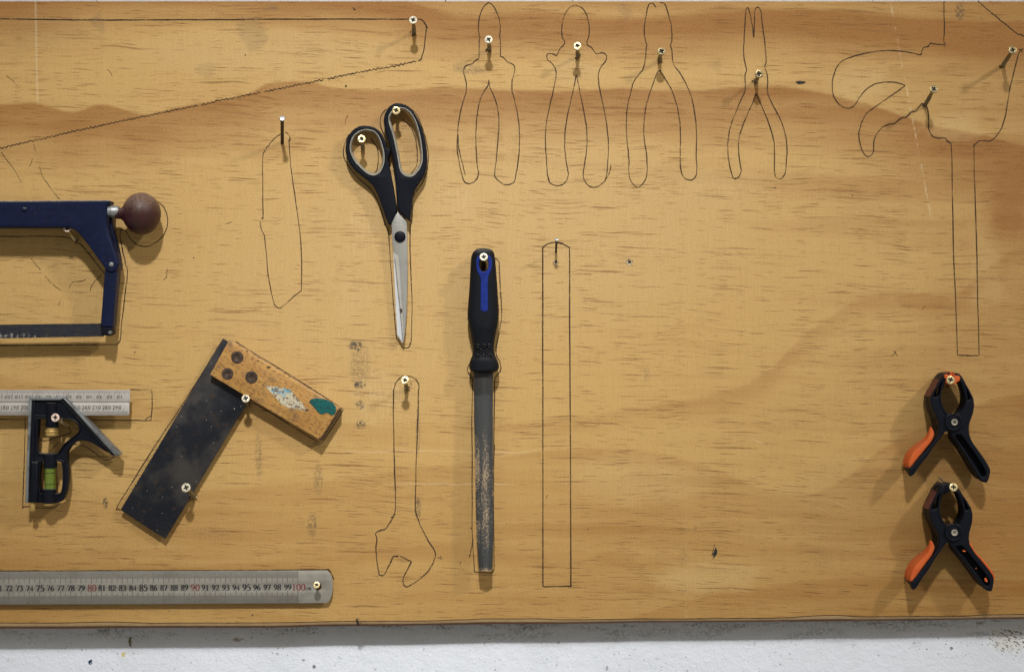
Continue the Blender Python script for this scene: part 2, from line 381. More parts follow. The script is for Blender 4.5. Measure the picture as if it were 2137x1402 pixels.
def mat_ink():
    t = NT('brown_ink'); (X, Y, Z), pos = t.pos()
    n = t.noise(pos, 260, 3, 0.6); m = t.noise(pos, 30, 2, 0.5)
    tr = t.n('ShaderNodeBsdfTransparent'); mx = t.n('ShaderNodeMixShader')
    t.put(mx.inputs[0], t.ss(0.34, 0.56, n * 0.6 + m * 0.45, 0.25, 1.0)); t.t.links.new(tr.outputs[0], mx.inputs[1]); t.t.links.new(t.b.outputs[0], mx.inputs[2])
    t.t.links.new(mx.outputs[0], t.out.inputs[0])
    return t.set(color=t.mix(m, (0.035, 0.022, 0.014), (0.06, 0.035, 0.02)), rough=0.7, spec=0.2)
def mat_print(name, c):
    t = NT(name); _, pos = t.pos()
    return t.set(color=t.mix(t.ss(0.45, 0.8, t.noise(pos, 900, 3, 0.6)), c, tuple(q * 0.5 + 0.10 for q in c)), rough=0.5)

def mat_painted(name, c, dust=(0.46, 0.40, 0.32), up0=0.15, amt=0.9, speck=0.5, rough=0.45, c2=None, spec=0.14):
    """enamel or plastic with grit, and dust where faces look up"""
    t = NT(name); _, pos = t.pos(); u = t.up()
    fine = t.noise(pos, 800, 3, 0.75); mid = t.noise(pos, 160, 4, 0.6); low = t.noise(pos, 28, 3, 0.5)
    base = t.mix(t.ss(0.3, 0.75, mid), c, c2 or tuple(q * 0.72 for q in c))
    du = t.ss(up0, 0.95, u + (mid - 0.5) * 0.7) * t.ss(0.30, 0.62, fine) * amt
    sp = t.ss(0.62, 0.74, fine) * t.ss(0.42, 0.68, low + (mid - 0.5) * 0.4) * speck
    col = t.mix(du.max(sp).clamp(), base, dust)
    t.bump(fine * 0.5 + mid, 0.18, 0.0005)
    return t.set(color=col, rough=t.ss(0.0, 0.8, du.max(sp), rough, 0.85), spec=spec)
def mat_steel(name, c=(0.52, 0.52, 0.49), rough=0.42, stain=(0.30, 0.28, 0.24), metal=0.85, stretch=(40, 40, 40), amt=0.5):
    t = NT(name); (X, Y, Z), pos = t.pos()
    a = t.noise(t.xyz(X * stretch[0], Y * stretch[1], Z * stretch[2]), 1, 4, 0.65); f = t.noise(pos, 1300, 3, 0.65); l = t.noise(pos, 60, 3, 0.55)
    col = t.mix((t.ss(0.42, 0.72, l) * amt + t.ss(0.5, 0.8, f) * 0.25 + t.ss(0.45, 0.75, a) * 0.3).clamp(), c, stain)
    t.bump(f + a, 0.08, 0.0004)
    return t.set(color=col, rough=t.ss(0.3, 0.7, l + (a - 0.5) * 0.5, rough - 0.06, rough + 0.16), metal=metal)

def mat_blade_black():
    t = NT('blued_steel'); (X, Y, Z), pos = t.pos()
    big = t.noise(pos, 26, 4, 0.6); mid = t.noise(pos, 110, 4, 0.6); fine = t.noise(pos, 700, 3, 0.65)
    col = t.mix(t.ss(0.42, 0.68, big), (0.0085, 0.0100, 0.0150), (0.044, 0.040, 0.036))
    col = t.mix((t.ss(0.56, 0.72, mid) * 0.6).clamp(), col, (0.055, 0.030, 0.015))
    low = t.ss(-0.09, -0.19, Z + X * -0.1)
    d = t.ss(0.60, 0.70, t.noise(t.xyz((X + Z * .4) * 500, Y, (Z - X * .6) * 900), 1, 3, 0.7)) * (0.25 + low * 0.75)
    col = t.mix((d * 0.55).clamp(), col, (0.26, 0.24, 0.20))
    dd, r, g, b = t.voro(t.xyz(X * 210, Z * 210))
    col = t.mix(t.ss(0.10, 0.05, dd) * t.ss(0.955, 0.965, r) * 0.7, col, (0.4, 0.38, 0.34))
    t.bump(mid + fine, 0.15, 0.0004)
    return t.set(color=col, rough=t.ss(0.3, 0.7, big, 0.42, 0.62), metal=0.0, spec=0.28)

def mat_beech():
    t = NT('beech_wood'); (X, Y, Z), pos = t.pos()
    ca, sa = math.cos(R(31.5)), math.sin(R(31.5))
    A = X * ca - Z * sa; B = X * sa + Z * ca          # along and across the stock
    g = t.noise(t.xyz(A * 45, B * 420, Y * 400), 1, 4, 0.6); big = t.noise(t.xyz(A * 14, B * 60), 1, 3, 0.5)
    col = t.mix(t.ss(0.3, 0.72, g * 0.6 + big * 0.45), (0.52, 0.295, 0.082), (0.36, 0.18, 0.045))
    d, r, gg, bb = t.voro(t.xyz(A * 170 + 3, B * 800))
    col = t.mix((t.ss(0.34, 0.16, d) * t.ss(0.38, 0.42, r) * (0.5 + gg * 0.5)).clamp(), col, (0.12, 0.045, 0.013))
    dirt = t.ss(0.52, 0.68, t.noise(pos, 75, 4, 0.65))
    col = t.mix(dirt * 0.5, col, (0.10, 0.07, 0.05))
    lite = t.ss(0.2, 0.9, t.up()) * t.ss(0.4, 0.6, t.noise(pos, 200, 3, 0.6))
    col = t.mix(lite * 0.4, col, (0.5, 0.42, 0.34))
    t.bump(g, 0.25, 0.0006)
    return t.set(color=col, rough=0.5, spec=0.4)
def mat_endgrain():
    t = NT('dark_end_grain'); _, pos = t.pos()
    return t.set(color=t.mix(t.noise(pos, 180, 4, 0.6), (0.05, 0.028, 0.014), (0.10, 0.06, 0.03)), rough=0.8, spec=0.2)
def mat_rivet():
    t = NT('dark_rivet'); _, pos = t.pos()
    return t.set(color=t.mix(t.ss(0.4, 0.7, t.noise(pos, 380, 4, 0.65)), (0.040, 0.024, 0.016), (0.10, 0.066, 0.045)), rough=0.55, metal=0.35)
def mat_sticker():
    t = NT('worn_transfer'); (X, Y, Z), pos = t.pos()
    n = t.noise(pos, 190, 4, 0.7); f = t.noise(pos, 480, 3, 0.75); l = t.noise(pos, 45, 2, 0.5)
    col = t.mix(t.ss(0.46, 0.54, l + (n - 0.5) * 0.35), (0.52, 0.47, 0.33), (0.11, 0.36, 0.50))
    col = t.mix(t.ss(0.60, 0.68, n * 0.6 + f * 0.4), col, (0.60, 0.64, 0.62))
    col = t.mix(t.ss(0.50, 0.58, f * 0.6 + n * 0.42), col, (0.16, 0.09, 0.04))
    return t.set(color=col, rough=0.6)
def mat_green_paint():
    t = NT('teal_paint'); _, pos = t.pos(); f = t.noise(pos, 420, 4, 0.65)
    col = t.mix(t.ss(0.35, 0.7, f), (0.006, 0.115, 0.105), (0.012, 0.055, 0.055))
    t.bump(f, 0.3, 0.0006)
    return t.set(color=col, rough=0.25)
def mat_knob():
    t = NT('burgundy_knob_paint'); (X, Y, Z), pos = t.pos(); u = t.up()
    f = t.noise(pos, 650, 3, 0.75); m = t.noise(pos, 130, 4, 0.6)
    base = t.mix(t.ss(0.35, 0.7, m), (0.052, 0.0085, 0.014), (0.028, 0.0070, 0.010))
    seam = t.ss(-0.3586, -0.3580, X)
    base = t.mix(seam * 0.55, base, (0.055, 0.024, 0.016))
    du = t.ss(-0.15, 1.0, u + (m - 0.5) * 0.5) * t.ss(0.32, 0.58, f) * 0.78
    col = t.mix(du.max(t.ss(0.62, 0.72, f) * 0.3).clamp(), base, (0.26, 0.185, 0.135))
    scr = t.ss(0.69, 0.74, t.noise(t.xyz(X * 900 - Z * 300, Y * 300, Z * 420), 1, 2, 0.5)) * t.ss(-0.359, -0.363, X) * t.ss(0.11, 0.115, Z)
    col = t.mix(scr * 0.8, col, (0.50, 0.36, 0.30))
    t.bump(f + m, 0.3, 0.0008)
    return t.set(color=col, rough=0.42, spec=0.3)
def mat_saw_blade():
    t = NT('worn_saw_blade'); (X, Y, Z), pos = t.pos()
    U = X * (1 / S) + 1068.5; Vv = 701 - Z * (1 / S)
    n = t.noise(t.xyz(U / 15, Vv / 6), 1, 4, 0.75); f = t.noise(t.xyz(U / 3.5, Vv / 2.5), 1, 3, 0.7)
    col = t.mix(t.ss(0.4, 0.65, n), (0.014, 0.018, 0.030), (0.032, 0.030, 0.030))
    wear = t.ss(200, -40, U) * 0.13
    low = t.ss(688, 702, Vv) * 0.10
    wv = t.m2('SINE', U * (2 * math.pi / 12.0)) * 0.06 * t.ss(690, 697, Vv)
    e = t.ss(0.62, 0.74, n * 0.55 + f * 0.35 + wear + low + wv - 0.02)
    col = t.mix((e * 0.8).clamp(), col, (0.40, 0.39, 0.36))
    return t.set(color=col, rough=0.5, metal=0.3)
def mat_file():
    t = NT('file_steel'); (X, Y, Z), pos = t.pos()
    U = X * (1 / S) + 1068.5; Vv = 701 - Z * (1 / S)
    cut = t.ss(818, 826, Vv)
    c1 = t.m2('SINE', (U * 0.9 + Vv * 1.25) * 1.55); c2 = t.m2('SINE', (U * -1.15 + Vv * 0.8) * 1.9)
    dent = (c1 * c2 * 0.5 + 0.5) * cut
    n = t.noise(t.xyz(U / 7, Vv / 40), 1, 4, 0.7); f = t.noise(t.xyz(U / 3.2, Vv / 4.5), 1, 3, 0.8); l = t.noise(t.xyz(U / 30, Vv / 90), 1, 2, 0.5)
    base = t.mix(t.ss(0.2, 0.8, dent), (0.022, 0.025, 0.028), (0.085, 0.088, 0.085))
    base = t.mix(cut, t.mix(n, (0.07, 0.065, 0.06), (0.035, 0.036, 0.038)), base)
    zone = t.ss(860, 960, Vv) * t.ss(1200, 1060, Vv) * 0.10 + t.ss(1170, 1188, Vv) * 0.16
    strip = t.ss(10, 2, (U - 1013).abs()) * 0.05 + t.ss(8, 2, (U - 997).abs()) * 0.05
    dust = t.ss(0.55, 0.66, n * 0.30 + f * 0.50 + l * 0.18 + zone + strip - 0.04) * cut
    col = t.mix((dust * 0.9).clamp(), base, (0.40, 0.295, 0.175))
    t.bump(dent + f * 0.3, 0.5, 0.0006)
    return t.set(color=col, rough=0.45, spec=0.3, metal=t.m2('SUBTRACT', 0.5, dust * 0.5))
def mat_vial():
    t = NT('green_vial'); (X, Y, Z), pos = t.pos(); n = t.noise(pos, 300, 2, 0.5)
    t.b.inputs['Coat Weight'].default_value = 0.6
    return t.set(color=t.mix(n, (0.20, 0.28, 0.022), (0.15, 0.23, 0.02)), rough=0.12, trans=0.35)
def mat_simple(name, c, rough=0.5, metal=0.0, var=0.7, sc=300, spec=0.5):
    t = NT(name); _, pos = t.pos(); n = t.noise(pos, sc, 4, 0.65)
    t.bump(n, 0.12, 0.0004)
    return t.set(color=t.mix(t.ss(0.3, 0.7, n), c, tuple(q * var for q in c)), rough=rough, metal=metal, spec=spec)

M = dict(
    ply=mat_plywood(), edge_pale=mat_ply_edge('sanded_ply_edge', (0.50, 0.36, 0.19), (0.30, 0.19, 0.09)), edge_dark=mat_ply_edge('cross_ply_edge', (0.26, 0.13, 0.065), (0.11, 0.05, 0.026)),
    glue=mat_ply_edge('glue_line', (0.16, 0.075, 0.03), (0.08, 0.035, 0.015)),
    wall=mat_wall(), ink=mat_ink(),
    blue=mat_painted('blue_enamel', (0.0070, 0.0120, 0.043), up0=0.30, amt=0.9, speck=0.34, rough=0.40, c2=(0.005, 0.0085, 0.028)),
    navy=mat_painted('navy_black_plastic', (0.0055, 0.0070, 0.0125), dust=(0.12, 0.115, 0.105), up0=0.6, amt=0.3, speck=0.14, rough=0.48),
    rubber=mat_painted('dusty_black_rubber', (0.0065, 0.0080, 0.0115), dust=(0.20, 0.185, 0.16), up0=0.30, amt=0.5, speck=0.36, rough=0.6),
    cast=mat_painted('black_casting_paint', (0.0058, 0.0072, 0.0125), dust=(0.18, 0.17, 0.16), up0=0.45, amt=0.5, speck=0.08, rough=0.42),
    liner=mat_painted('grey_soft_liner', (0.36, 0.34, 0.28), dust=(0.20, 0.18, 0.14), up0=0.5, amt=0.3, speck=0.2, rough=0.6),
    orange=mat_painted('orange_rubber', (0.60, 0.125, 0.030), dust=(0.50, 0.24, 0.14), up0=0.5, amt=0.3, speck=0.2, rough=0.5, c2=(0.52, 0.10, 0.026)),
    redbrown=mat_painted('faded_red_insert', (0.145, 0.052, 0.040), dust=(0.28, 0.18, 0.14), up0=0.5, amt=0.3, speck=0.2, rough=0.6),
    bluerub=mat_painted('blue_rubber_inlay', (0.014, 0.032, 0.22), dust=(0.25, 0.28, 0.40), up0=0.7, amt=0.3, speck=0.06, rough=0.42),
    knob=mat_knob(), sawblade=mat_saw_blade(), file=mat_file(), blade=mat_blade_black(), beech=mat_beech(), endgrain=mat_endgrain(), rivet=mat_rivet(),
    sticker=mat_sticker(), teal=mat_green_paint(), vial=mat_vial(),
    steel=mat_steel('satin_steel', (0.40, 0.395, 0.36), 0.46, (0.34, 0.32, 0.27), 0.65, (4, 40, 300)),
    rule=mat_steel('etched_rule_steel', (0.50, 0.47, 0.43), 0.5, (0.36, 0.335, 0.30), 0.35, (4, 40, 300)),
    bare=mat_steel('machined_edge', (0.26, 0.275, 0.28), 0.5, (0.09, 0.095, 0.10), 0.6, (120, 120, 120), 0.7),
    longrule=mat_steel('weathered_rule_steel', (0.305, 0.292, 0.248), 0.5, (0.205, 0.190, 0.155), 0.4, (4, 40, 300)),
    scis=mat_steel('scissor_steel', (0.36, 0.355, 0.325), 0.42, (0.27, 0.255, 0.22), 0.5, (500, 40, 12), 0.35),
    scisb=mat_steel('ground_steel', (0.52, 0.50, 0.45), 0.40, (0.40, 0.38, 0.33), 0.4, (500, 40, 30), 0.3),
    scisw=mat_steel('polished_back_blade', (0.80, 0.82, 0.84), 0.42, (0.70, 0.72, 0.74), 0.35, (500, 40, 30), 0.3),
    zinc=mat_steel('zinc_plate', (0.50, 0.46, 0.35), 0.45, (0.30, 0.26, 0.17), 0.45, (200, 200, 200), 0.4),
    brass=mat_steel('yellow_passivated', (0.62, 0.50, 0.26), 0.34, (0.36, 0.28, 0.13), 0.75, (200, 200, 200), 0.5),
    dullbrass=mat_steel('tarnished_screw', (0.24, 0.19, 0.095), 0.38, (0.15, 0.12, 0.07), 0.75, (200, 200, 200), 0.5),
    pink=mat_steel('pinkish_zinc', (0.72, 0.56, 0.46), 0.42, (0.55, 0.42, 0.34), 0.4, (200, 200, 200), 0.4),  # pink: zinc plating in a pinkish tone
    nut=mat_steel('solid_brass', (0.62, 0.43, 0.14), 0.36, (0.34, 0.22, 0.07), 0.45, (200, 200, 200), 0.5),
    collar=mat_steel('steel_collar', (0.40, 0.42, 0.42), 0.34, (0.2, 0.2, 0.2), 0.8, (200, 200, 200), 0.5),
    nail=mat_steel('nail_head', (0.45, 0.46, 0.47), 0.30, (0.40, 0.41, 0.42), 0.8, (200, 200, 200), 0.5),
    dark=mat_simple('shade_and_line_black', (0.012, 0.010, 0.008), 0.7), nailshank=mat_simple('dark_nail_steel', (0.014, 0.012, 0.011), 0.5, 0.2),  # dark: paints the shade inside screw recesses, also used for thin dark lines
    black=mat_print('black_print', (0.012, 0.012, 0.014)), red=mat_print('red_print', (0.16, 0.020, 0.024)), etch=mat_print('etched_lines', (0.022, 0.022, 0.02)),
    splinter=mat_simple('torn_wood_fibre', (0.50, 0.36, 0.19), 0.8, 0, 0.6), splinter_dark=mat_simple('dark_torn_fibre', (0.10, 0.055, 0.028), 0.8, 0, 0.5), palewood=mat_simple('fresh_wood', (0.60, 0.47, 0.29), 0.8, 0, 0.8), gouge=mat_simple('charred_gouge', (0.016, 0.014, 0.014), 0.7, 0, 0.6),
)

# ------------------------------------------------------------------ the wall
bm = bmesh.new()
for (x, z) in ((-2.2, -1.6), (2.2, -1.6), (2.2, 1.4), (-2.2, 1.4)):
    bm.verts.new((x, 0.0275 - x * 0.0050, z))
bm.faces.new(bm.verts[:])
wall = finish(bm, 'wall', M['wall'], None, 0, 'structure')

# ------------------------------------------------------------------ the plywood board and its sanded bottom edge
board = thing('plywood_board', 'varnished pine plywood tool board with brown pen outlines of tools', 'tool board', (0, 0.012, 0))
XL, XR = -1.28, 0.78
def wav(x, s): return math.sin(x*9.1+s)*0.5 + math.sin(x*23.7+s*2.3)*0.3 + math.sin(x*61+s*1.7)*0.2
EDGE = [(-1700, 1305), (-200, 1299), (0, 1298.5), (140, 1298), (230, 1296.5), (330, 1299), (560, 1298), (720, 1295), (880, 1294.5), (970, 1292), (1010, 1289.5), (1130, 1289.5), (1170, 1291.5), (1400, 1290), (1600, 1288), (1740, 1282.5), (1800, 1285.5), (2000, 1284.5), (2060, 1281.5), (2137, 1280.5), (2700, 1279)]
LOW = [(-1700, 1317), (0, 1311), (560, 1309), (700, 1306), (1070, 1302), (1400, 1298), (1700, 1296), (2137, 1291), (2700, 1285)]
def lerp(tab, u):
    for (a, b), (c, d) in zip(tab, tab[1:]):
        if a <= u <= c:
            k = (u - a) / (c - a); k = k*k*(3-2*k); return b + (d - b)*k
    return tab[-1][1]
TOP = (701 - 3) * S
NX = 420
def sheet(name, mat, rows, kind=None):
    bm = bmesh.new(); cols = []
    for i in range(NX + 1):
        x = XL + (XR - XL) * i / NX
        cols.append([bm.verts.new(p) for p in rows(x)])
    for a, b in zip(cols, cols[1:]):
        for j in range(len(a) - 1): bm.faces.new((a[j], b[j], b[j+1], a[j+1]))
    return finish(bm, name, mat, board, 50)
def zz(v, y): return (701 - v) * S * (D + y) / D
def edge(x):
    u = x / S + 1068.5
    e = lerp(EDGE, u) + wav(x*3, 1) * 0.5; l = lerp(LOW, u) + wav(x*4, 5) * 0.4
    return e, l
def r_face(x):
    e, l = edge(x); return [(x, 0.024, TOP), (x, 0.0012, TOP), (x, 0.0, TOP - 0.0012), (x, 0, zz(e, 0))]
def r_glue(x):
    e, l = edge(x); return [(x, 0, zz(e, 0)), (x, 0.0009, zz(e + 1.4, 0.0009))]
def r_p1(x):
    e, l = edge(x); m = e + (l - e) * 0.62
    return [(x, 0.0009, zz(e + 1.4, 0.0009)), (x, 0.0012, zz(e * 0.45 + m * 0.55, 0.0012)), (x, 0.0021, zz(m, 0.0021))]
def r_p2(x):
    e, l = edge(x); m = e + (l - e) * 0.62
    return [(x, 0.0021, zz(m, 0.0021)), (x, 0.0036, zz(m * .4 + l * .6, 0.0036)), (x, 0.0070, zz(l, 0.0070)), (x, 0.013, zz(l, 0.013)), (x, 0.0205, zz(l - 1, 0.0205)), (x, 0.0205, zz(l - 60, 0.0205))]
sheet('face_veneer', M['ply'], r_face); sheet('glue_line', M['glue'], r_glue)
sheet('edge_ply', M['edge_pale'], r_p1); sheet('edge_ply', M['edge_dark'], r_p2)

# ------------------------------------------------------------------ pen outlines
def drawn(name, strokes, wd=2.0, wob=0.35, label=None):
    bm = bmesh.new()
    for st in strokes:
        closed = False
        pts = spline(st, False, 7)
        n = len(pts); ph = random.random() * 9
        q = []; ws = []
        for i, (a, b) in enumerate(pts):
            q.append((a + math.sin(i*0.9+ph)*wob*0.5 + random.uniform(-.5, .5)*wob, b + math.cos(i*0.8+ph*2)*wob*0.5 + random.uniform(-.5, .5)*wob))
            ws.append(wd * (1 + 0.22*math.sin(i*0.31+ph) + random.uniform(-.12, .12)))
        ribbon(bm, q, ws, 0.00025)
    o = finish(bm, name, M['ink'], board, 0)
    if label: o['label'] = label
    return o
# saw
line = [(-300, 384), (0, 309.5), (65, 295), (164, 272), (298, 244), (455, 211), (700, 161.5), (754, 150), (819, 139.4), (863, 129), (873, 126.5)]
teeth = []
for (a, b), (c, d) in zip(line, line[1:]):
    n = max(1, int((c - a) / 4.2))
    for i in range(n):
        k = i / n; teeth.append((a + (c-a)*k, b + (d-b)*k + (1.3 if i % 2 else -1.3) + random.uniform(-.8, .8)))
bm = bmesh.new()
cut = [0, 150, 163, 210, 222, 390, 400, 9999]
i = 0
while i < len(teeth) - 1:
    L = random.choice((18, 30, 44, 60)); seg = teeth[i:i+L]
    if len(seg) > 2: ribbon(bm, seg, [2.0 * random.uniform(.8, 1.25) for _ in seg], 0.00025)
    i += L - (1 if random.random() < .6 else -1)
q = spline([(-300, 39), (0, 39.6), (100, 41), (200, 42), (400, 41.6), (560, 40.5), (700, 40.1), (800, 40.4), (860, 40.5), (877, 40.8), (884, 45), (889, 53), (889.5, 62), (887, 85), (884.5, 105), (881, 116), (879, 124), (873, 126.5)], False, 10)
ribbon(bm, [(a, b + random.uniform(-.25, .25)) for a, b in q], [2.1 * random.uniform(.85, 1.2) for _ in q], 0.00026)
ribbon(bm, [(884, 47), (890, 54), (893, 60)], [1.6, 2.2, .8], 0.0003)
finish(bm, 'saw_outline', M['ink'], board, 0)
drawn('pliers_outline', [
 Z1([(307,20),(275,45),(248,100),(235,170),(236,230),(243,268),(240,300),(239,360),(238,422,1),(218,428),(190,455),(150,468),(133,485),(130,520),(140,560),(148,600),(145,660),(115,760),(95,860),(85,960),(82,1050),(95,1150),(115,1240),(133,1295),(165,1310),(200,1300),(228,1265),(236,1225),(228,1200),(220,1100),(216,1000),(218,900),(228,800),(245,720),(270,660),(300,615),(308,572)]),
 Z1([(307,20),(335,38),(365,90),(385,150),(390,210),(386,255),(391,300),(391,405,1),(412,412),(440,442),(480,460),(493,485),(490,520),(475,580),(475,650),(495,730),(515,830),(526,920),(528,1010),(520,1130),(505,1230),(491,1300,1),(460,1315),(425,1318),(390,1300),(352,1262),(352,1220),(365,1100),(375,980),(381,890),(374,790),(350,700),(318,630),(308,572)]),
 Z1([(88,960),(95,1060),(115,1150),(140,1245)])], 1.9, label='outline of blunt end cutting pliers, first in the row')
drawn('pliers_outline', [
 Z1([(920,38),(885,55),(855,95),(835,150),(829,210),(832,265),(848,295),(845,320),(815,350),(800,385),(788,397),(765,387),(735,385),(722,400),(730,430),(765,460),(785,500),(788,545),(770,640),(745,750),(722,860),(712,980),(715,1080),(722,1180),(727,1250),(742,1300),(780,1323),(820,1322),(855,1300),(875,1255),(873,1220),(860,1150),(850,1050),(855,920),(875,800),(905,670),(933,535,1)]),
 Z1([(920,38),(960,50),(995,85),(1015,140),(1025,200),(1022,260),(1010,295),(1012,320),(1045,345),(1075,385),(1110,378),(1138,385),(1149,410),(1140,440),(1105,485),(1090,540),(1095,610),(1115,710),(1140,830),(1155,940),(1162,1040),(1157,1150),(1145,1270),(1110,1315),(1065,1337),(1020,1325),(990,1285),(982,1240),(995,1150),(1007,1060),(1009,960),(995,840),(965,690),(933,535,1)]),
 Z1([(1145,1275),(1170,1230),(1180,1178)]), Z1([(725,1245),(733,1270),(742,1302)])], 1.9, label='outline of winged combination pliers')
drawn('pliers_outline', [
 Z2([(268,52),(250,28),(228,27),(213,50),(203,100),(190,170),(187,230),(195,290),(207,322,1),(200,345),(197,400),(190,450),(175,500),(150,530),(108,590),(100,620),(85,680),(68,750),(60,850),(60,950),(70,1060),(78,1150),(76,1230),(90,1290),(120,1325),(148,1336),(180,1305),(202,1262),(207,1200),(203,1100),(187,1000),(183,920),(192,800),(215,700),(245,610),(280,520),(298,503,1)]),
 Z2([(300,20),(325,25),(343,50),(360,110),(378,180),(384,250),(382,300),(372,322,1),(383,360),(388,420),(400,470),(440,520),(490,610),(525,700),(545,800),(557,900),(560,1000),(557,1100),(562,1200),(555,1255),(530,1282),(490,1280),(460,1250),(445,1190),(443,1080),(445,960),(436,840),(410,720),(370,620),(298,503,1)])], 1.9, label='outline of wide jawed pliers with open top')
drawn('pliers_outline', [
 Z2([(968,268,1),(960,200),(945,120),(930,65),(918,60),(910,90),(905,180),(898,300),(895,380),(905,450),(915,490),(914,512),(905,545),(908,600),(905,655,1),(880,705),(845,790),(805,890),(788,980),(782,1060),(790,1150),(805,1220),(820,1265),(838,1275),(865,1255),(880,1215,1),(872,1180),(860,1080),(862,990),(885,910),(925,810),(960,735),(985,668,1)]),
 Z2([(968,268,1),(972,180),(975,80),(985,58),(1005,57),(1020,90),(1028,170),(1042,270),(1053,370),(1056,440),(1047,480),(1060,520),(1068,580),(1064,640),(1080,700),(1120,780),(1165,870),(1195,970),(1205,1060),(1200,1160),(1193,1230),(1170,1268),(1140,1275),(1120,1250),(1115,1180),(1115,1040),(1105,980),(1075,880),(1030,770),(985,668,1)])], 1.9, label='outline of narrow long nose pliers')
drawn('hammer_outline', [
 ZM([(1083,10),(1082,100),(1086,200),(1084,290),(1079,340),(1090,362),(1080,373),(1040,372),(985,366),(972,360),(955,380),(950,392,1),(915,398),(898,425),(893,450),(880,457),(800,440),(700,427),(600,424),(480,435),(350,465),(250,500),(195,550),(160,630),(148,710),(158,800),(195,860),(240,895),(290,905),(335,880),(370,825),(420,760),(490,710),(560,690),(630,686),(700,695),(758,715,1),(720,745),(620,815),(520,885),(440,945),(400,1010),(375,1090),(372,1150),(385,1220),(410,1280),(435,1303),(462,1306),(493,1265),(495,1190),(515,1130),(560,1070),(615,1042),(665,1035),(690,1015),(720,990),(745,983),(770,978),(805,940),(850,925),(893,870),(930,885),(950,935),(955,1010),(955,1075),(975,1125),(1010,1150),(1060,1155),(1095,1155),(1110,1180),(1142,1197,1)]) + [(1987, 350), (1990, 520), (1995, 640), (1998.3, 740, 1), (2020, 741.5), (2043.7, 741.5, 1), (2041, 640), (2038, 500), (2033.5, 360)] + ZM([(1332,1210,1),(1350,1200),(1372,1177,1),(1430,1177),(1475,1175),(1530,1125),(1575,1040),(1605,920),(1630,760),(1665,610),(1700,470),(1720,425),(1745,408)]),
 ZM([(1710,412),(1728,420),(1735,436)]),
 ZM([(1365,10),(1450,85),(1560,175),(1640,240),(1700,287),(1725,290),(1770,318)])], 1.9)
drawn('knife_outline', [
 ZK([(215,165),(180,185),(140,230),(105,280),(92,320),(92,500),(94,720),(85,733)]), ZK([(75,760),(80,800),(105,855,1),(108,900),(120,1000),(125,1090),(145,1210),(168,1310),(185,1335),(208,1345),(250,1315),(300,1270),(345,1232),(356,1210),(356,1000),(345,830),(325,680),(305,540),(285,400),(277,300),(270,200)]), ZK([(245,152),(265,162),(278,190),(278,210)])], 1.7)
drawn('wrench_outline', [
 ZW([(212,1160),(183,1163,1),(150,1230),(125,1278),(115,1284),(95,1280,1),(80,1200),(73,1110),(80,1060),(72,1020),(100,1003),(130,995),(150,970),(180,920),(193,880),(195,800),(190,650),(186,500),(182,300),(183,150),(186,120),(200,80),(230,52),(262,43),(300,48),(330,75),(342,110),(338,150),(333,350),(325,550),(318,850),(325,900),(350,970),(395,1060),(441,1135),(438,1180),(410,1240),(370,1285),(310,1330),(265,1353),(245,1335),(245,1295),(290,1205),(275,1188),(222,1163)]),
 ZW([(188,1160),(200,1166),(212,1160)]), ZW([(165,925),(180,918)]), ZW([(472,1160),(478,1166)]), ZW([(470,1178),(486,1178)])], 2.1)
drawn('ruler_outline', [[(1132.6,516.5),(1132.8,800),(1133,1000),(1133,1223)], [(1132.6,516.5),(1143,509),(1159,505.6),(1175,509),(1188.8,517)], [(1188.8,517),(1189,700),(1190.4,900),(1191,1060),(1191.5,1223)], [(1133.5,1223.6),(1160,1223.2),(1193.4,1222.6)]], 2.3, 0.2)
drawn('scissors_outline', [
 ZS([(600,150),(555,200),(537,270),(545,340),(575,420),(600,480)]),
 ZS([(200,420),(160,500),(137,600),(150,690,1),(220,800),(330,920),(440,1020),(510,1140),(560,1290),(590,1400)]) + ZB([(190,170),(222,215),(235,330),(260,700),(300,1200),(330,1280),(360,1330),(420,1332),(445,1268,1),(452,900),(435,500),(435,190),(452,150),(455,0)]) + ZS([(885,1180),(900,1080),(1000,930),(1050,780),(1055,600),(1010,400),(930,200),(800,95)]),
 ZS([(430,460),(500,560),(517,660),(505,790),(480,835)]), ZS([(780,250),(870,350),(920,470),(938,620),(930,760),(870,845)])], 1.9)
drawn('file_outline', [
 ZF([(435,178),(475,215,1),(485,450),(500,700),(490,820),(460,980),(445,1110),(480,1190),(490,1270),(440,1340),(432,1402)]) + ZG([(263,200),(258,600),(262,1195)]),
 ZF([(168,760),(200,900),(214,1000)]), ZF([(180,1220),(165,1270),(190,1330),(220,1370)]), ZF([(168,1290),(190,1310),(218,1345)]),
 ZG([(133,60),(128,300),(130,600),(130,950),(143,1200,1),(150,1210),(200,1213),(245,1215),(258,1195)]), ZG([(135,1015),(125,1070),(113,1125)]), ZG([(122,945),(130,955)]), ZG([(263,450),(258,580)])], 1.8)
drawn('hacksaw_outline', [
 [(-300, 492)] + ZH([(0,418),(150,420),(250,417),(450,420),(530,430),(600,470),(640,500),(805,705)]),
 ZH([(1205,145),(1240,172),(1270,210),(1292,300),(1270,390),(1220,450),(1150,490),(1080,490),(1020,455),(965,375),(945,368),(930,372),(925,420),(945,530),(970,640),(982,690),(965,850),(935,1100),(930,1190),(910,1240),(860,1250),(500,1254),(0,1258),(-500,1260)])], 1.9)
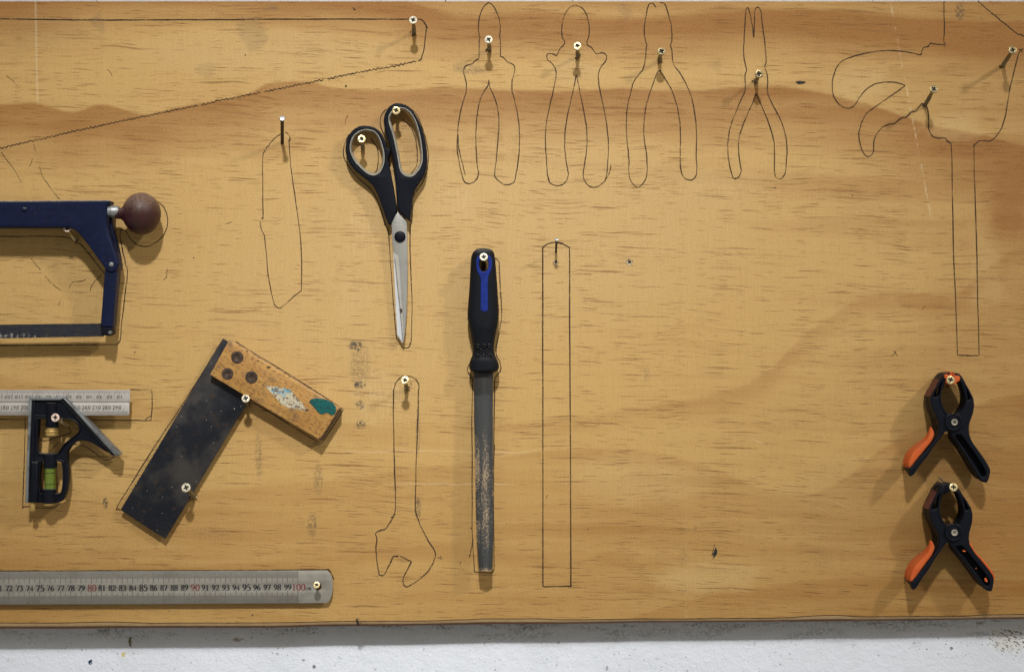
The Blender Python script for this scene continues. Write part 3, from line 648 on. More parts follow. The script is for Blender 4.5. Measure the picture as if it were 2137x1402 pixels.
for _st in ([
 ZH([(240,590),(280,640),(310,675)]), ZH([(405,785),(440,815),(475,835)]), ZH([(345,720),(370,750),(400,780)]), ZH([(535,815),(560,770),(610,765),(660,750)]), ZH([(780,712),(755,745),(725,765),(690,835)]), ZH([(360,0),(400,60),(430,100),(460,130)]), ZH([(470,910),(445,945)]), ZH([(1290,670),(1280,730),(1255,755)]),
 [(82,348),(90,370),(97,380)], [(2,318),(25,348),(45,380)], [(14,158),(28,170),(36,180)], [(224,144),(234,158)], [(68,330),(62,348)], [(70,300),(76,318)], ZS([(190,210),(165,260),(160,310)]), [(1140, 1040),(1143,1032)], [(1861,744),(1870,733)], [(1866,732),(1873,742)], [(1492,1135),(1485,1160)], [(1924,646),(1932,638)], [(472,468),(484,462)], [(1970,100),(1975,92)]]):
    drawn('stray_scratch', [_st], 0.95, 0.8)
drawn('square_outline', [
 ZC([(1120,135),(1275,135),(1305,150),(1308,290),(1298,380),(1270,400),(1000,398),(700,395)]), ZC([(1250,398),(1270,375),(1300,360)]), [(-60, 875)] + ZC([(0,392),(215,392)]), ZC([(217,376),(212,600),(205,850),(195,1130),(205,1140),(250,1140),(330,1152),(450,1152),(480,1140),(510,1110)]),
 ZC([(330,565),(400,573),(500,540),(600,510),(606,480),(580,452)]), ZC([(430,670),(500,590)]), ZC([(600,615),(640,604),(690,608),(760,640),(830,690),(890,737),(940,735),(990,705)])], 1.7)
drawn('square_outline', [
 ZT([(745,60),(640,235),(480,490),(300,760),(180,950),(48,1165),(52,1182),(68,1190)]), ZT([(835,72),(920,128),(1050,205),(1300,360),(1530,510),(1545,530),(1510,590),(1405,745),(1350,745)]), ZT([(955,480),(1100,565),(1250,660),(1390,745)])], 1.8)
drawn('ruler_outline', [[(-400, 1191), (0,1190.6),(200,1190.4),(360,1190.3),(560,1189),(676,1188.2),(685,1188.2),(692,1196),(696,1208)]], 2.4, 0.2)

# holes, gouges, torn fibre
def hole(name, u, v, r):
    bm = bmesh.new(); flat(bm, [(a + random.uniform(-1, 1), b + random.uniform(-1, 1)) for a, b in circ(u - .5, v + 1.5, r * 1.75, 11)], 0.0002); finish(bm, 'bare_wood', M['palewood'], board, 0)
    bm = bmesh.new(); flat(bm, [(a + random.uniform(-.5, .5), b + random.uniform(-.5, .5)) for a, b in circ(u, v, r, 10)], 0.0004)
    finish(bm, name, M['gouge'], board, 0)
def shards(bm, u, v, n, r0, r1, sz, up=0.0012):
    for i in range(n):
        a = random.uniform(0, 6.28); r = random.uniform(r0, r1)
        c = Vector((u + math.cos(a) * r, v + math.sin(a) * r)); d = Vector((math.cos(a + random.uniform(-.8, .8)), math.sin(a + random.uniform(-.8, .8)))) * random.uniform(.5, 1.2) * sz
        n2 = Vector((-d.y, d.x)).normalized() * random.uniform(.5, 1.1)
        h0 = 0.0002; h1 = random.uniform(.4, 1) * up
        p = [P(c.x - n2.x, c.y - n2.y, h0), P(c.x + n2.x, c.y + n2.y, h0), P(c.x + d.x + n2.x*.4, c.y + d.y + n2.y*.4, h1), P(c.x + d.x*.7 - n2.x*.5, c.y + d.y*.7 - n2.y*.5, h1*.8)]
        q = P(c.x + d.x*.3, c.y + d.y*.3, h1 + .0004)
        vs = [bm.verts.new(k) for k in p]; t = bm.verts.new(q)
        for k in range(4): bm.faces.new((vs[k], vs[(k+1) % 4], t))
hole('screw_hole', 1313.5, 546.5, 3.4); hole('screw_hole', 1160, 546, 3.0)
for (u, v, n, r, mt) in ((1313, 547, 16, 4.5, 'palewood'), (1160, 549, 9, 3.5, 'palewood')):
    bm = bmesh.new(); shards(bm, u, v, n, r - 1, r + 2, 3.2); finish(bm, 'torn_fibre', M[mt], board, 0, 'stuff')
bm = bmesh.new(); shards(bm, 1961, 1002, 15, 1, 6, 5.0, .002); finish(bm, 'torn_fibre', M['palewood'], board, 0, 'stuff')
bm = bmesh.new(); shards(bm, 404, 1034, 12, 2, 8, 5.0, .003); shards(bm, 852, 806, 10, 2, 7, 5.0, .002); finish(bm, 'torn_fibre', M['palewood'], board, 0, 'stuff')
bm = bmesh.new()
for (u, v) in ((863, 70), (1021, 104), (1206, 118), (1375, 126), (1577, 170), (1931, 220), (2093, 137), (849, 811), (158, 500), (748, 1297)): shards(bm, u, v, 12, 0.5, 6, 4.2, .002)
finish(bm, 'torn_fibre', M['splinter_dark'], board, 0, 'stuff')
bm = bmesh.new()
flat(bm, [(1494, 1141), (1496, 1146), (1497, 1154), (1493, 1160), (1487, 1166), (1490, 1158), (1486, 1158), (1490, 1150)], .0003)
finish(bm, 'gouge', M['gouge'], board, 0)
bm = bmesh.new(); flat(bm, [(744, 1292), (748, 1290), (747, 1295), (750, 1300), (747, 1306), (744, 1300)], .0006); finish(bm, 'gouge', M['gouge'], board, 0)
bm = bmesh.new(); flat(bm, [(1660, 171), (1668, 169), (1683, 171), (1678, 175), (1666, 176)], .0003); finish(bm, 'gouge', M['gouge'], board, 0)
bm = bmesh.new()
for (u, v, r) in ((527, 1283, 1.7), (353, 1275, 1.2), (961, 1174, 1.4), (1617, 392, 1.6), (281, 735, 1.5), (915, 1163, 1.3), (404, 538, 1.4), (512, 115, 1.4), (722, 180, 2.2), (1227, 1104, 1.2), (1779, 408, 1.5), (740, 20, 2), (737, 17, 1.4), (930, 2, 1.5)): flat(bm, circ(u, v, r, 7), .0003)
finish(bm, 'pin_hole', M['gouge'], board, 0, 'stuff')

# ------------------------------------------------------------------ screws and nails
def make_screw(mat_head, mat_shank):
    """local: +Z points out of the wood, top of the head at z = 0"""
    a = []
    slot = []
    for k in range(4):
        c, s = math.cos(k*math.pi/2 + .35), math.sin(k*math.pi/2 + .35)
        for (x, y) in ((1.0, -0.85), (2.35, -0.45), (2.45, 0.45), (1.0, 0.85)): slot.append(((x*c - y*s), (x*s + y*c)))
    cu = bpy.data.curves.new('t', 'CURVE'); cu.dimensions = '2D'; cu.fill_mode = 'BOTH'
    for pl in (circ(0, 0, 3.9, 32), slot):
        sp = cu.splines.new('POLY'); sp.points.add(len(pl) - 1); sp.use_cyclic_u = True
        for q, p in zip(sp.points, pl): q.co = (p[0]*.001, p[1]*.001, 0, 1)
    cu.extrude = .0005; cu.bevel_depth = .00014; cu.offset = -.00014; cu.bevel_resolution = 1
    ob = bpy.data.objects.new('t', cu); me = bpy.data.meshes.new_from_object(ob); bpy.data.objects.remove(ob); bpy.data.curves.remove(cu)
    me.transform(Matrix.Translation((0, 0, -.00064)))
    bm = bmesh.new(); bm.from_mesh(me); bmesh.ops.remove_doubles(bm, verts=bm.verts[:], dist=1e-6)
    lathe_bm((0, 0, 0), (0, 0, -1), [(.0012, .0037), (.0013, .00385), (.0034, .0021), (.0037, .0018)], 24, True, bm)
    h = finish(bm, 'head', mat_head, None, 35)
    bm = bmesh.new(); lathe_bm((0, 0, 0), (0, 0, -1), [(.00105, .0026), (.00119, .0026)], 16, True, bm)
    r = finish(bm, 'cross_recess', M['dark'], None, 30)  # too shallow to go dark by itself, so its shade is in the colour
    bm = bmesh.new(); rings = []; N = 120
    for i in range(N + 1):
        z = -.0033 - .0445 * i / N; ring = []
        for k in range(10):
            th = 2*math.pi*k/10; ph = (-z / .0019 - th / (2*math.pi)) % 1
            rr = .00165 if z > -.015 else .00150 + .0007 * max(0, 1 - abs(ph - .5) * 4)
            ring.append(bm.verts.new((rr*math.cos(th), rr*math.sin(th), z)))
        rings.append(ring)
    for p, q in zip(rings, rings[1:]):
        for k in range(10): bm.faces.new((p[k], p[(k+1) % 10], q[(k+1) % 10], q[k]))
    s = finish(bm, 'shank', mat_shank, None, 50)
    return h, r, s
PARTS = {}
for k, (a, b) in {'pale': ('zinc', 'dullbrass'), 'brass': ('brass', 'dullbrass'), 'dull': ('dullbrass', 'dullbrass'), 'pink': ('pink', 'brass')}.items():
    PARTS[k] = make_screw(M[a], M[b])
first = set()
def screw(label, head, base, kind, h=0.028, spin=None, sc=1.0):
    H = P(head[0], head[1], h); B = P(base[0], base[1], 0)
    ax = (H - B).normalized()
    r = thing('wood_screw', label, 'screw', H, 'screws driven into the board')
    r.rotation_euler = (ax.to_track_quat('Z', 'Y') @ Matrix.Rotation(random.uniform(0, 6.28) if spin is None else spin, 3, 'Z').to_quaternion()).to_euler()
    r.scale = (sc, sc, sc)
    hd, rc, sh = PARTS[kind]
    if kind in first: hd, rc, sh = hd.copy(), rc.copy(), sh.copy()
    else: first.add(kind); 
    for o in (hd, rc, sh):
        if o.name not in COL.objects: COL.objects.link(o)
    hd.parent = r; sh.parent = r; rc.parent = hd
screw('pale screw on the empty saw outline at the top', (862, 42), (864.5, 68), 'pale', .028)
screw('pale screw inside the outline of the pliers nearest the saw outline', (1019.5, 83), (1021.5, 103), 'pale', .026)
screw('screw with yellow green head inside the winged pliers outline', (1204.5, 96.5), (1206, 117), 'brass', .026)
screw('screw inside the open topped wide pliers outline', (1380.5, 107.5), (1376, 126), 'dull', .026)
screw('screw inside the narrow long nose pliers outline', (1584, 155), (1577.5, 170), 'dull', .026)
screw('threaded screw at the neck of the hammer outline', (1949, 186), (1931, 219), 'dull', .034)
screw('threaded screw at the upper right edge of the board', (2113.5, 105), (2093, 137), 'dull', .036)
screw('screw at the top of the tall right finger loop of the scissors', (826.5, 231), (830, 243), 'brass', .024)
screw('screw inside the small left finger loop of the scissors', (754.5, 290), (757, 308), 'brass', .025)
screw('pale screw through the handle hole of the file', (1009.5, 536), (1009, 561), 'pale', .033)
screw('screw at the top of the wrench outline', (844.5, 793), (849, 810), 'brass', .027)
screw('pale screw in the inner corner of the wooden try square', (512.5, 831), (518, 847), 'pale', .026)
screw('pale screw under the lower edge of the black try square blade', (388, 1017), (405, 1036), 'pale', .032, sc=1.12)
screw('pinkish screw in front of the black combination square', (115, 871), (140, 886), 'pink', .036)
screw('small screw in the hole of the long steel ruler', (660.5, 1220), (663.5, 1226), 'brass', .020, sc=.82)
screw('pinkish screw half hidden under the blue hacksaw bar', (140.5, 476), (157, 500), 'pink', .026)
screw('yellow screw over the orange pads of the upper clamp', (1984, 793), (1976, 803), 'brass', .040)
screw('yellow screw holding the lower clamp by its black jaws', (1990, 1016.5), (1966, 1029), 'brass', .042)
def nail(label, head, base, h, r, rs):
    H = P(head[0], head[1], h); B = P(base[0], base[1], 0); ax = (B - H).normalized()
    t = thing('nail', label, 'nail', B, 'nails in the board')
    lathe('nail_shank', H + ax * .001, ax, [(0, rs), ((B - H).length + .010, rs)], M['nailshank'], t, 14)
    lathe('nail_head', H, ax, [(-.0003, r * .5), (0, r * .92), (.0004, r), (.0011, r), (.0018, rs)], M['nail'], t, 18)
nail('long dark nail with a shiny head above the knife outline', (589, 247), (589, 298), .040, .0028, .00165)
nail('thin dark nail at the top of the long ruler outline', (1161.5, 500), (1160.3, 526), .028, .0017, .0011)

# ------------------------------------------------------------------ numerals as pen strokes
GL = {
 '0': [[(.25,.97),(.12,.86),(.06,.5),(.12,.14),(.25,.03),(.38,.14),(.44,.5),(.38,.86),(.25,.97)]],
 '1': [[(.27,.03,1),(.27,.97,1),(.10,.84,1)], [(.10,.03,1),(.44,.03,1)]],
 '2': [[(.07,.72),(.10,.88),(.24,.97),(.38,.90),(.42,.74),(.34,.52),(.05,.04,1),(.42,.04,1),(.47,.20,1)]],
 '3': [[(.07,.80),(.14,.93),(.26,.97),(.38,.88),(.37,.68),(.20,.54,1),(.36,.48),(.44,.28),(.36,.09),(.20,.03),(.05,.10)]],
 '4': [[(.35,.02,1),(.35,.97,1),(.03,.28,1),(.48,.28,1)]],
 '5': [[(.44,.95,1),(.17,.95,1),(.11,.58,1),(.28,.60),(.41,.48),(.43,.25),(.33,.07),(.17,.03),(.05,.10)]],
 '6': [[(.43,.97),(.22,.82),(.09,.50),(.09,.20),(.25,.03),(.40,.14),(.42,.36),(.30,.55),(.16,.52),(.09,.42)]],
 '7': [[(.05,.78,1),(.08,.95,1),(.45,.95,1),(.19,.02,1)]],
 '8': [[(.25,.53),(.10,.68),(.12,.90),(.25,.97),(.38,.90),(.40,.68),(.25,.53),(.08,.34),(.10,.10),(.25,.03),(.40,.10),(.42,.34),(.25,.53)]],
 '9': [[(.07,.03),(.28,.18),(.41,.50),(.41,.80),(.25,.97),(.10,.86),(.08,.64),(.20,.45),(.34,.48),(.41,.58)]],
 'c': [[(.38,.48),(.24,.56),(.10,.46),(.07,.28),(.12,.09),(.24,.03),(.39,.12)]],
 'm': [[(.06,.02,1),(.06,.56,1)], [(.06,.42),(.18,.56),(.28,.44),(.28,.02)], [(.28,.42),(.40,.56),(.50,.44),(.50,.02)]],
}
def write(bm, text, cu, cv, hgt, wid, h, thin, thick, gap=1.0, rot=0.0, tilt=0.0):
    """centred at (cu, cv) in photo pixels; wid = advance of one digit in px"""
    n = len(text)
    for i, ch in enumerate(text):
        if ch == ' ': continue
        for st in GL[ch]:
            pts = []
            for (x, y) in spline(st, False, 5):
                dx = (i - n/2)*wid + x/0.5*wid*0.94 + .03*wid; dy = -(y - .5)*hgt
                if rot: dx, dy = -dx, -dy
                pts.append((cu + dx, cv + dy + dx*tilt))
            ws = []
            for k in range(len(pts)):
                a = Vector(pts[max(k-1, 0)]); b = Vector(pts[min(k+1, len(pts)-1)]); t = (b - a)
                f = abs(t.y) / (t.length + 1e-9); ws.append(thin + (thick - thin) * f**1.5)
            ribbon(bm, pts, ws, h)
def tick(bm, u, v0, v1, wd, h):
    ribbon(bm, [(u, v0), (u, v1)], wd, h, lift=False)

# ------------------------------------------------------------------ long steel ruler
HR = 0.0062
t = thing('steel_ruler', 'long grey steel ruler ending at 100 cm along the bottom of the board', 'ruler', P(300, 1258, 0))
sl = -2.5 / 683
def ry(u, v): return v + u * sl           # v given at the left border of the photo
L0 = 621.6 - 21.55 * 101.5
out = [(L0, ry(L0, 1192.4)), (340, ry(340, 1192.3)), (682, ry(682, 1192.3)), (687, 1193.5), (691, 1199.5), (693.6, 1208), (694.6, 1222), (693.6, 1236), (690.5, 1247), (686, 1255), (681, 1257.8), (340, ry(340, 1261.0)), (L0, ry(L0, 1261.5))]
prism('blade', out, [circ(664, 1223.8, 7.2, 24)], HR - .0011, HR, M['longrule'], t, .00018, 1)
bt = bmesh.new()
for mm in range(560, 1001):
    u = 621.6 - (1000 - mm) * 2.155
    a = 15.6; b = 1259.9
    wd = .80
    if mm % 10 == 0: a = 25.5; wd = .9
    elif mm % 5 == 0: a = 22
    tick(bt, u, ry(u, 1192.9), ry(u, 1192.4 + a), wd, HR + .00004)
    a = 17.4 if mm % 5 else (23.4 if mm % 10 else 28)
    tick(bt, u, ry(u, 1261.0 - a), ry(u, 1260.9), wd, HR + .00004)
finish(bt, 'graduation_marks', M['etch'], t, 0)
for c in range(57, 101):
    u = 621.6 - (100 - c) * 21.55 + .6; v = ry(u, 1227.0); bk = bmesh.new()
    if c % 10 == 0: write(bk, str(c), u + .8, v, 14.2, 9.6, HR + .00006, 1.0, 2.5)
    elif c % 5 == 0: write(bk, str(c), u + .3, v, 13.4, 8.8, HR + .00006, 1.4, 3.4)
    else: write(bk, str(c), u, v, 11.8, 7.7, HR + .00006, 1.15, 3.0)
    finish(bk, 'numeral', M['red' if c % 10 == 0 else 'black'], t, 0)
bk = bmesh.new(); write(bk, 'c', 640.3, 1225.8, 11.0, 6.2, HR + .00006, .9, 1.6); write(bk, 'm', 645.6, 1225.8, 11.0, 6.6, HR + .00006, .9, 1.6)
finish(bk, 'unit_lettering', M['black'], t, 0)

# ------------------------------------------------------------------ hacksaw
t = thing('hacksaw', 'dusty blue metal hacksaw with burgundy ball knob, left of the board', 'hacksaw', P(150, 560, 0))
fr = [(-420, 418)] + ZH(spline([(0,144,1),(400,141),(822,138,1),(838,141),(845,150),(838,165,1),(824,200),(822,330,1),(850,430),(905,600),(910,640),(895,677),(855,696),(815,680),(795,650),(690,505),(610,402),(575,370),(545,354),(500,349,1),(0,350,1)], False, 5)) + [(-420, 475)]
prism('frame', fr, [], .012, .031, M['blue'], t, .0022, 3)
# back flange of the folded frame, seen past the front one
prism('back_flange', ZH(spline([(800,170,1),(852,176,1),(862,200),(865,340),(905,520),(925,640),(915,672),(870,684),(800,640,1)], False, 4)), [], .009, .0195, M['blue'], t, .0008, 1)
for (u, v, r, hh) in (ZH([(186, 213)])[0] + (.0022, .031), ZH([(855, 634)])[0] + (.0024, .031)):
    lathe('rivet', P(u, v, hh + .001), (0, -1, 0), [(-.002, r), (-.0004, r), (.0002, r*.8), (.0005, r*.35)], M['blue'] if u < 100 else M['bare'], t, 20)
prism('lower_arm', ZH([(806,670,1),(893,664,1),(899,690,1),(868,1100,1),(866,1118,1),(772,1108,1)]), [], .013, .0285, M['blue'], t, .0014, 2)
prism('arm_flange', ZH([(860,670,1),(915,660,1),(922,690,1),(884,1110,1),(840,1112,1)]), [], .010, .0150, M['blue'], t, .0006, 1)
prism('blade_holder', ZH([(772,1104),(864,1110),(868,1165),(838,1184),(778,1176)]), [], .014, .0270, M['navy'], t, .0012, 2)
lathe('blade_pin', P(*ZH([(846, 1158)])[0], .030), (0, -1, 0), [(-.005, .0017), (0, .0017), (.0006, .0012)], M['bare'], t, 14)
bl = [(-420, 676.5)] + ZH([(0,1097),(400,1092),(790,1088),(800,1180)])
tb = []
u = 216.0
while u > -420:
    v = 701.7 + (216 - u) * .018
    tb += [(u, v - 1.1), (u - 1.1, v + 1.1)]; u -= 3.4
prism('saw_blade', bl + tb, [], .0195, .0206, M['sawblade'], t, 0, 0)
hk = .024
cy = P(295, 446, hk)
c0 = P(232, 441.5, hk)
lathe('steel_collar', c0 - Vector((.006, 0, 0)), (1, 0, 0), [(0, .0055), (.0062, .0055), (.0066, .0059), (.0125, .0057), (.0132, .0052), (.014, .0048)], M['collar'], t, 24)
kc = ZH([(1090, 243)])[0]; K = P(kc[0], kc[1], hk); kk = S * (D - hk) / D
rx, rz = 145/3.689*kk, 162/3.689*kk
prof = [(-rx - .0066, .0046), (-rx - .0050, .0050), (-rx - .0022, .0052)]
for i in range(3, 25):
    a = math.pi * i / 24; prof.append((-rx * math.cos(a), max(rz * math.sin(a), .0002)))
lathe('ball_knob', K, (1, 0, 0), prof, M['knob'], t, 40, 60)

# ------------------------------------------------------------------ combination square
t = thing('combination_square', 'combination square with black cast head, spirit vial and millimetre rule', 'square', P(100, 960, 0))
rl = thing('rule', None, None, (0, 0, 0)); del rl['label']; del rl['category']; rl.parent = t
rl.location = (0, 0, 0)
HB = .0150
bm = prism_bm([(-520, 814)] + ZC([(1117, 138), (1117, 238)]) + [(-520, 838)], [], HB - .0016, HB, .0002, 1)
add_bm(bm, prism_bm([(-520, 840)] + ZC([(1113, 246), (1112, 340), (1100, 357)]) + [(-520, 866)], [], HB - .0016, HB, .0002, 1))
add_bm(bm, prism_bm([(-520, 815)] + ZC([(1114, 142), (1110, 352)]) + [(-520, 865)], [], HB - .0020, HB - .0009, 0, 0, hp=HB))
bpy.data.objects.remove(rl)
rl = finish(bm, 'rule', M['rule'], t, 35)
bt = bmesh.new(); bk = bmesh.new()
def tc(u, v): return ZC([(u, v)])[0]
for k in range(1, 150):
    x = 1117 - 8.78 * k
    y1 = 236 if k % 10 == 0 else (182 if k % 5 == 0 else 166)
    a = tc(x, 140); b = tc(x, y1)
    if k % 10 == 0:
        tick(bt, a[0], a[1], tc(x, 183)[1], .65, HB + .00004); tick(bt, a[0], tc(x, 186)[1], tc(x, 214)[1], .6, HB + .00004)
        if k >= 10:
            s = str(k); uu, vv = tc(x, 199)
            for i, ch in enumerate(s):    # the last digit stands past the tick, all turned upside down
                off = (len(s) - 1 - i) * 5.6 - 3.4 + (1.6 if i < len(s) - 1 else 0)
                write(bk, ch, uu + off, vv, 6.6, 4.6, HB + .00006, 1.0, 1.1, rot=1)
    else: tick(bt, a[0], a[1], b[1], .6, HB + .00004)
    m = 300 - k; x = 1106 - 8.78 * k
    y0 = 276 if m % 10 == 0 else (302 if m % 5 == 0 else 318)
    a = tc(x, 354); b = tc(x, y0)
    tick(bt, a[0], b[1], a[1], .62, HB + .00004)
    if m % 10 == 0:
        s = str(m); uu, vv = tc(x, 289)
        for i, ch in enumerate(s):
            off = (i - len(s) + 1) * 5.8 + 3.4 - (1.4 if i < len(s) - 1 else 0)
            write(bk, ch, uu + off, vv, 7.4, 5.0, HB + .00006, 1.1, 1.2)
finish(bt, 'graduation_marks', M['etch'], rl, 0); finish(bk, 'numerals', M['black'], rl, 0)
w1 = ZC(spline([(330,392,1),(395,384),(500,384),(560,388),(610,398),(655,424),(677,462),(672,500),(640,530),(560,590),(510,660),(492,684,1),(430,683),(345,685),(324,664),(318,640,1)], False, 4))
w2 = ZC(spline([(352,760,1),(430,757),(518,758),(533,800),(537,900),(527,1000),(505,1030,1),(350,1030,1),(336,960),(335,860)], False, 4))
body = ZC(spline([(262,215,1),(535,212,1),(990,690,1),(960,692,1),(870,645),(800,598),(740,576),(680,575),(630,597),(592,645),(575,690),(580,760),(588,860),(580,960),(560,1040),(530,1090),(490,1110,1),(225,1108,1)], False, 5))
web = prism('casting', body, [w1, w2], .0105, .0195, M['cast'], t, .0010, 2)
prism('raised_rim', ZC(spline([(300,378,1),(395,378),(560,380),(620,390),(662,415),(688,455),(684,505),(650,540),(575,600),(522,668),(505,690,1),(330,697,1),(306,670,1)], False, 4)), [inset(w1, -.1)], .017, .0208, M['cast'], t, .0005, 1)
prism('raised_rim', ZC(spline([(320,742,1),(530,742),(548,800),(552,900),(540,1000),(520,1045,1),(335,1045,1),(322,960),(320,860)], False, 4)), [inset(w2, -.1)], .017, .0206, M['cast'], t, .0005, 1)
prism('machined_edge', ZC([(248,208,1),(272,222,1),(250,700,1),(240,1106,1),(214,1108,1),(228,700,1)]), [], .0080, .0225, M['bare'], t, .0006, 1)
prism('machined_edge', ZC([(249,204,1),(535,200,1),(546,208,1),(520,226,1),(274,226,1)]), [], .0080, .0228, M['bare'], t, .0006, 1)
prism('machined_edge', ZC([(532,203,1),(556,210,1),(1028,692,1),(1004,708,1),(975,690,1)]), [], .0085, .0232, M['bare'], t, .0009, 1)
prism('edge_groove', ZC([(522,228,1),(538,236,1),(975,703,1),(958,700,1)]), [], .0150, .0215, M['cast'], t, .0006, 1)
prism('inner_rib', ZC([(274,228,1),(300,228,1),(300,350,1),(292,760,1),(276,1100,1),(256,1100,1)]), [], .0150, .0210, M['cast'], t, .0010, 2)
prism('scriber_boss', ZC([(268,757,1),(328,755,1),(324,1000,1),(318,1108,1),(250,1108,1)]), [], .0150, .0236, M['cast'], t, .0022, 3)
prism('cross_bar', ZC([(300,355,1),(398,357,1),(398,384,1),(306,386,1)]), [], .0150, .0205, M['cast'], t, .0008, 1)
def vlathe(name, u, v0, prof, mat, par, h, seg=28):   # axis straight down; prof in close-up pixels
    k = S * (D - h) / D / 4.122
    p = ZC([(u, v0)])[0]
    return lathe(name, P(p[0], p[1], h), (0, 0, -1), [(a * k, r * k) for a, r in prof], mat, par, seg)
vlathe('clamp_bolt', 449, 246, [(0, 44), (4, 50), (200, 52), (214, 50)], M['cast'], t, .0175)
rings = [(0, 38), (0, 46), (16, 46), (18, 38), (20, 55), (24, 57), (36, 57), (40, 50), (46, 50), (48, 56), (60, 57), (68, 54), (70, 44), (74, 40)]
vlathe('knurled_nut', 446, 462, rings, M['nut'], t, .0175, 36)
vlathe('vial_holder', 434, 685, [(0, 48), (4, 55), (116, 57), (122, 52)], M['cast'], t, .0180)
vlathe('spirit_vial', 431, 800, [(0, 45), (192, 46)], M['vial'], t, .0180)
for y in (848, 944): vlathe('vial_line', 431, y, [(0, 44), (0, 46.6), (5, 46.6), (5, 44)], M['dark'], t, .0180)
vlathe('vial_holder', 424, 986, [(0, 52), (4, 58), (118, 57), (124, 50)], M['cast'], t, .0180)
vlathe('vial_cap', 420, 1106, [(0, 44), (20, 42), (24, 36)], M['nut'], t, .0180)
vlathe('scriber', 281, 1100, [(0, 24), (70, 24), (78, 20)], M['nut'], t, .0185, 18)

# ------------------------------------------------------------------ try square
t = thing('try_square', 'try square with dark steel blade and wooden stock splashed with teal paint', 'square', P(480, 900, 0))
prism('blade', ZT([(750,52),(1010,215),(905,488),(365,1384),(68,1190)]), [], .0062, .0082, M['blade'], t, .00025, 1)
stk = ZT(spline([(790,62,1),(1000,190),(1250,345),(1522,517,1),(1462,615),(1392,724,1),(1200,612),(900,434),(662,293,1)], False, 3))
stock = prism('wooden_stock', stk, [], .0010, .0168, M['beech'], t, .0007, 2)
e0, e1 = ZT([(1525, 522)])[0], ZT([(1396, 727)])[0]
prism('end_face', ZT([(1523,520),(1530,526),(1402,731),(1393,727)]), [], .0014, .0158, M['endgrain'], t, .0002, 1)  # stock end in a darker brown than its face
for (x, y, r) in ((845,177,41),(780,287,39),(940,310,41)):
    u, v = ZT([(x, y)])[0]; k = S * r / 3.186
    lathe('rivet', P(u, v, .0168), (0, -1, 0), [(-.001, k), (.0002, k), (.00035, k*.9), (.0003, k*.35), (.0001, k*.3)], M['rivet'], stock, 28)
    bm = bmesh.new(); c = circ(x, y, r*.30, 16); ribbon(bm, ZT(c), .5, .01725, closed=True); finish(bm, 'turned_ring', M['endgrain'], stock, 0)
jit = lambda pl, a: [(p[0] + random.uniform(-a, a), p[1] + random.uniform(-a, a)) for p in pl]
prism('diamond_transfer', jit(ZT(spline([(1026,362,1),(1080,370),(1140,378),(1195,390,1),(1225,425),(1252,455),(1290,500),(1322,537,1),(1270,528),(1230,518),(1190,514,1),(1140,490),(1110,455),(1085,432)], False, 4)), .35), [], .0166, .01692, M['sticker'], stock, 0, 0)
prism('paint_splash', ZT(spline([(1325,466),(1345,452),(1390,449),(1432,456),(1470,474),(1493,494),(1500,520),(1497,548),(1478,562),(1455,552),(1432,545),(1412,556),(1385,545),(1365,520),(1345,500),(1332,484)], True, 4)), [], .0166, .01725, M['teal'], stock, .0002, 2)
for (x, y, a, b) in ((1055,243,12,7),(1310,528,14,7),(1395,715,8,6),(985,200,8,3),(910,135,7,4),(1018,360,5,5),(700,305,5,2),(1170,585,6,3)):
    bm = bmesh.new(); flat(bm, jit(ZT(circ(x, y, a, 9, b)), .7), .01688); finish(bm, 'dent', M['endgrain'], stock, 0)
for (x, y, r) in ((826, 518, 4), (688, 744, 2.5), (348, 1106, 2.5)):
    bm = bmesh.new(); flat(bm, ZT(circ(x, y, r, 8)), .0083); finish(bm, 'paint_fleck', M['zinc'], t, 0)

# ------------------------------------------------------------------ scissors
t = thing('scissors', 'open handled scissors with black and grey grips and steel blades', 'scissors', P(840, 470, 0))
HS = .0135
rh_out = ZS(spline([(700,82),(750,82),(800,96),(870,142),(930,222),(980,330),(1015,450),(1037,590),(1042,720),(1015,850),(955,945),(905,1030),(885,1110),(876,1220),(862,1300),(858,1362,1),(736,1244,1),(720,1150),(708,1000),(695,840),(675,690),(652,580),(608,440),(580,340),(574,260),(592,180),(640,112)], True, 5))
rh_in = ZS(spline([(648,192),(690,150),(750,128),(820,147),(880,203),(930,300),(970,450),(992,620),(988,720),(952,802),(892,864),(832,870),(780,842),(752,795),(738,720),(713,580),(678,430),(640,310),(630,248)], True, 5))
lh_out = ZS(spline([(370,322),(300,334),(230,380),(180,460),(160,560),(170,650),(210,742),(270,815),(370,892),(450,965),(510,1075),(555,1200),(600,1330),(626,1392,1),(655,1372),(718,1240,1),(700,1120),(680,1000),(657,880),(640,790),(632,730),(622,680),(640,640),(652,600),(640,572),(615,566),(605,540),(585,480),(545,402),(470,342)], True, 5))
lh_in = ZS(spline([(340,374),(400,366),(470,386),(520,440),(555,530),(578,630),(574,730),(543,810),(498,852),(450,857),(390,832),(310,760),(248,680),(214,590),(215,520),(240,450),(285,402)], True, 5))
def liner(name, poly, par):
    """soft insert: a tapering sleeve inside the loop"""
    bm = bmesh.new(); lev = [(.0, .0135), (-.4, HS + .0002), (1.4, HS + .0002), (2.6, HS - .001), (3.8, .008), (4.6, .0035), (0, .0035)]
    rings = []
    for d, h in lev:
        rings.append([bm.verts.new(P(p[0], p[1], h) if d < 3 else P(p[0], p[1], h)) for p in inset(poly, d)])
    n = len(poly)
    for a, b in zip(rings, rings[1:]):
        for i in range(n): bm.faces.new((a[i], a[(i+1) % n], b[(i+1) % n], b[i]))
    return finish(bm, name, M['liner'], par, 40)
rh = prism_tess('right_handle', rh_out, [rh_in], .0030, HS, M['navy'], t, .0013)
lh = prism_tess('left_handle', lh_out, [lh_in], .0030, HS - .0008, M['navy'], t, .0013)
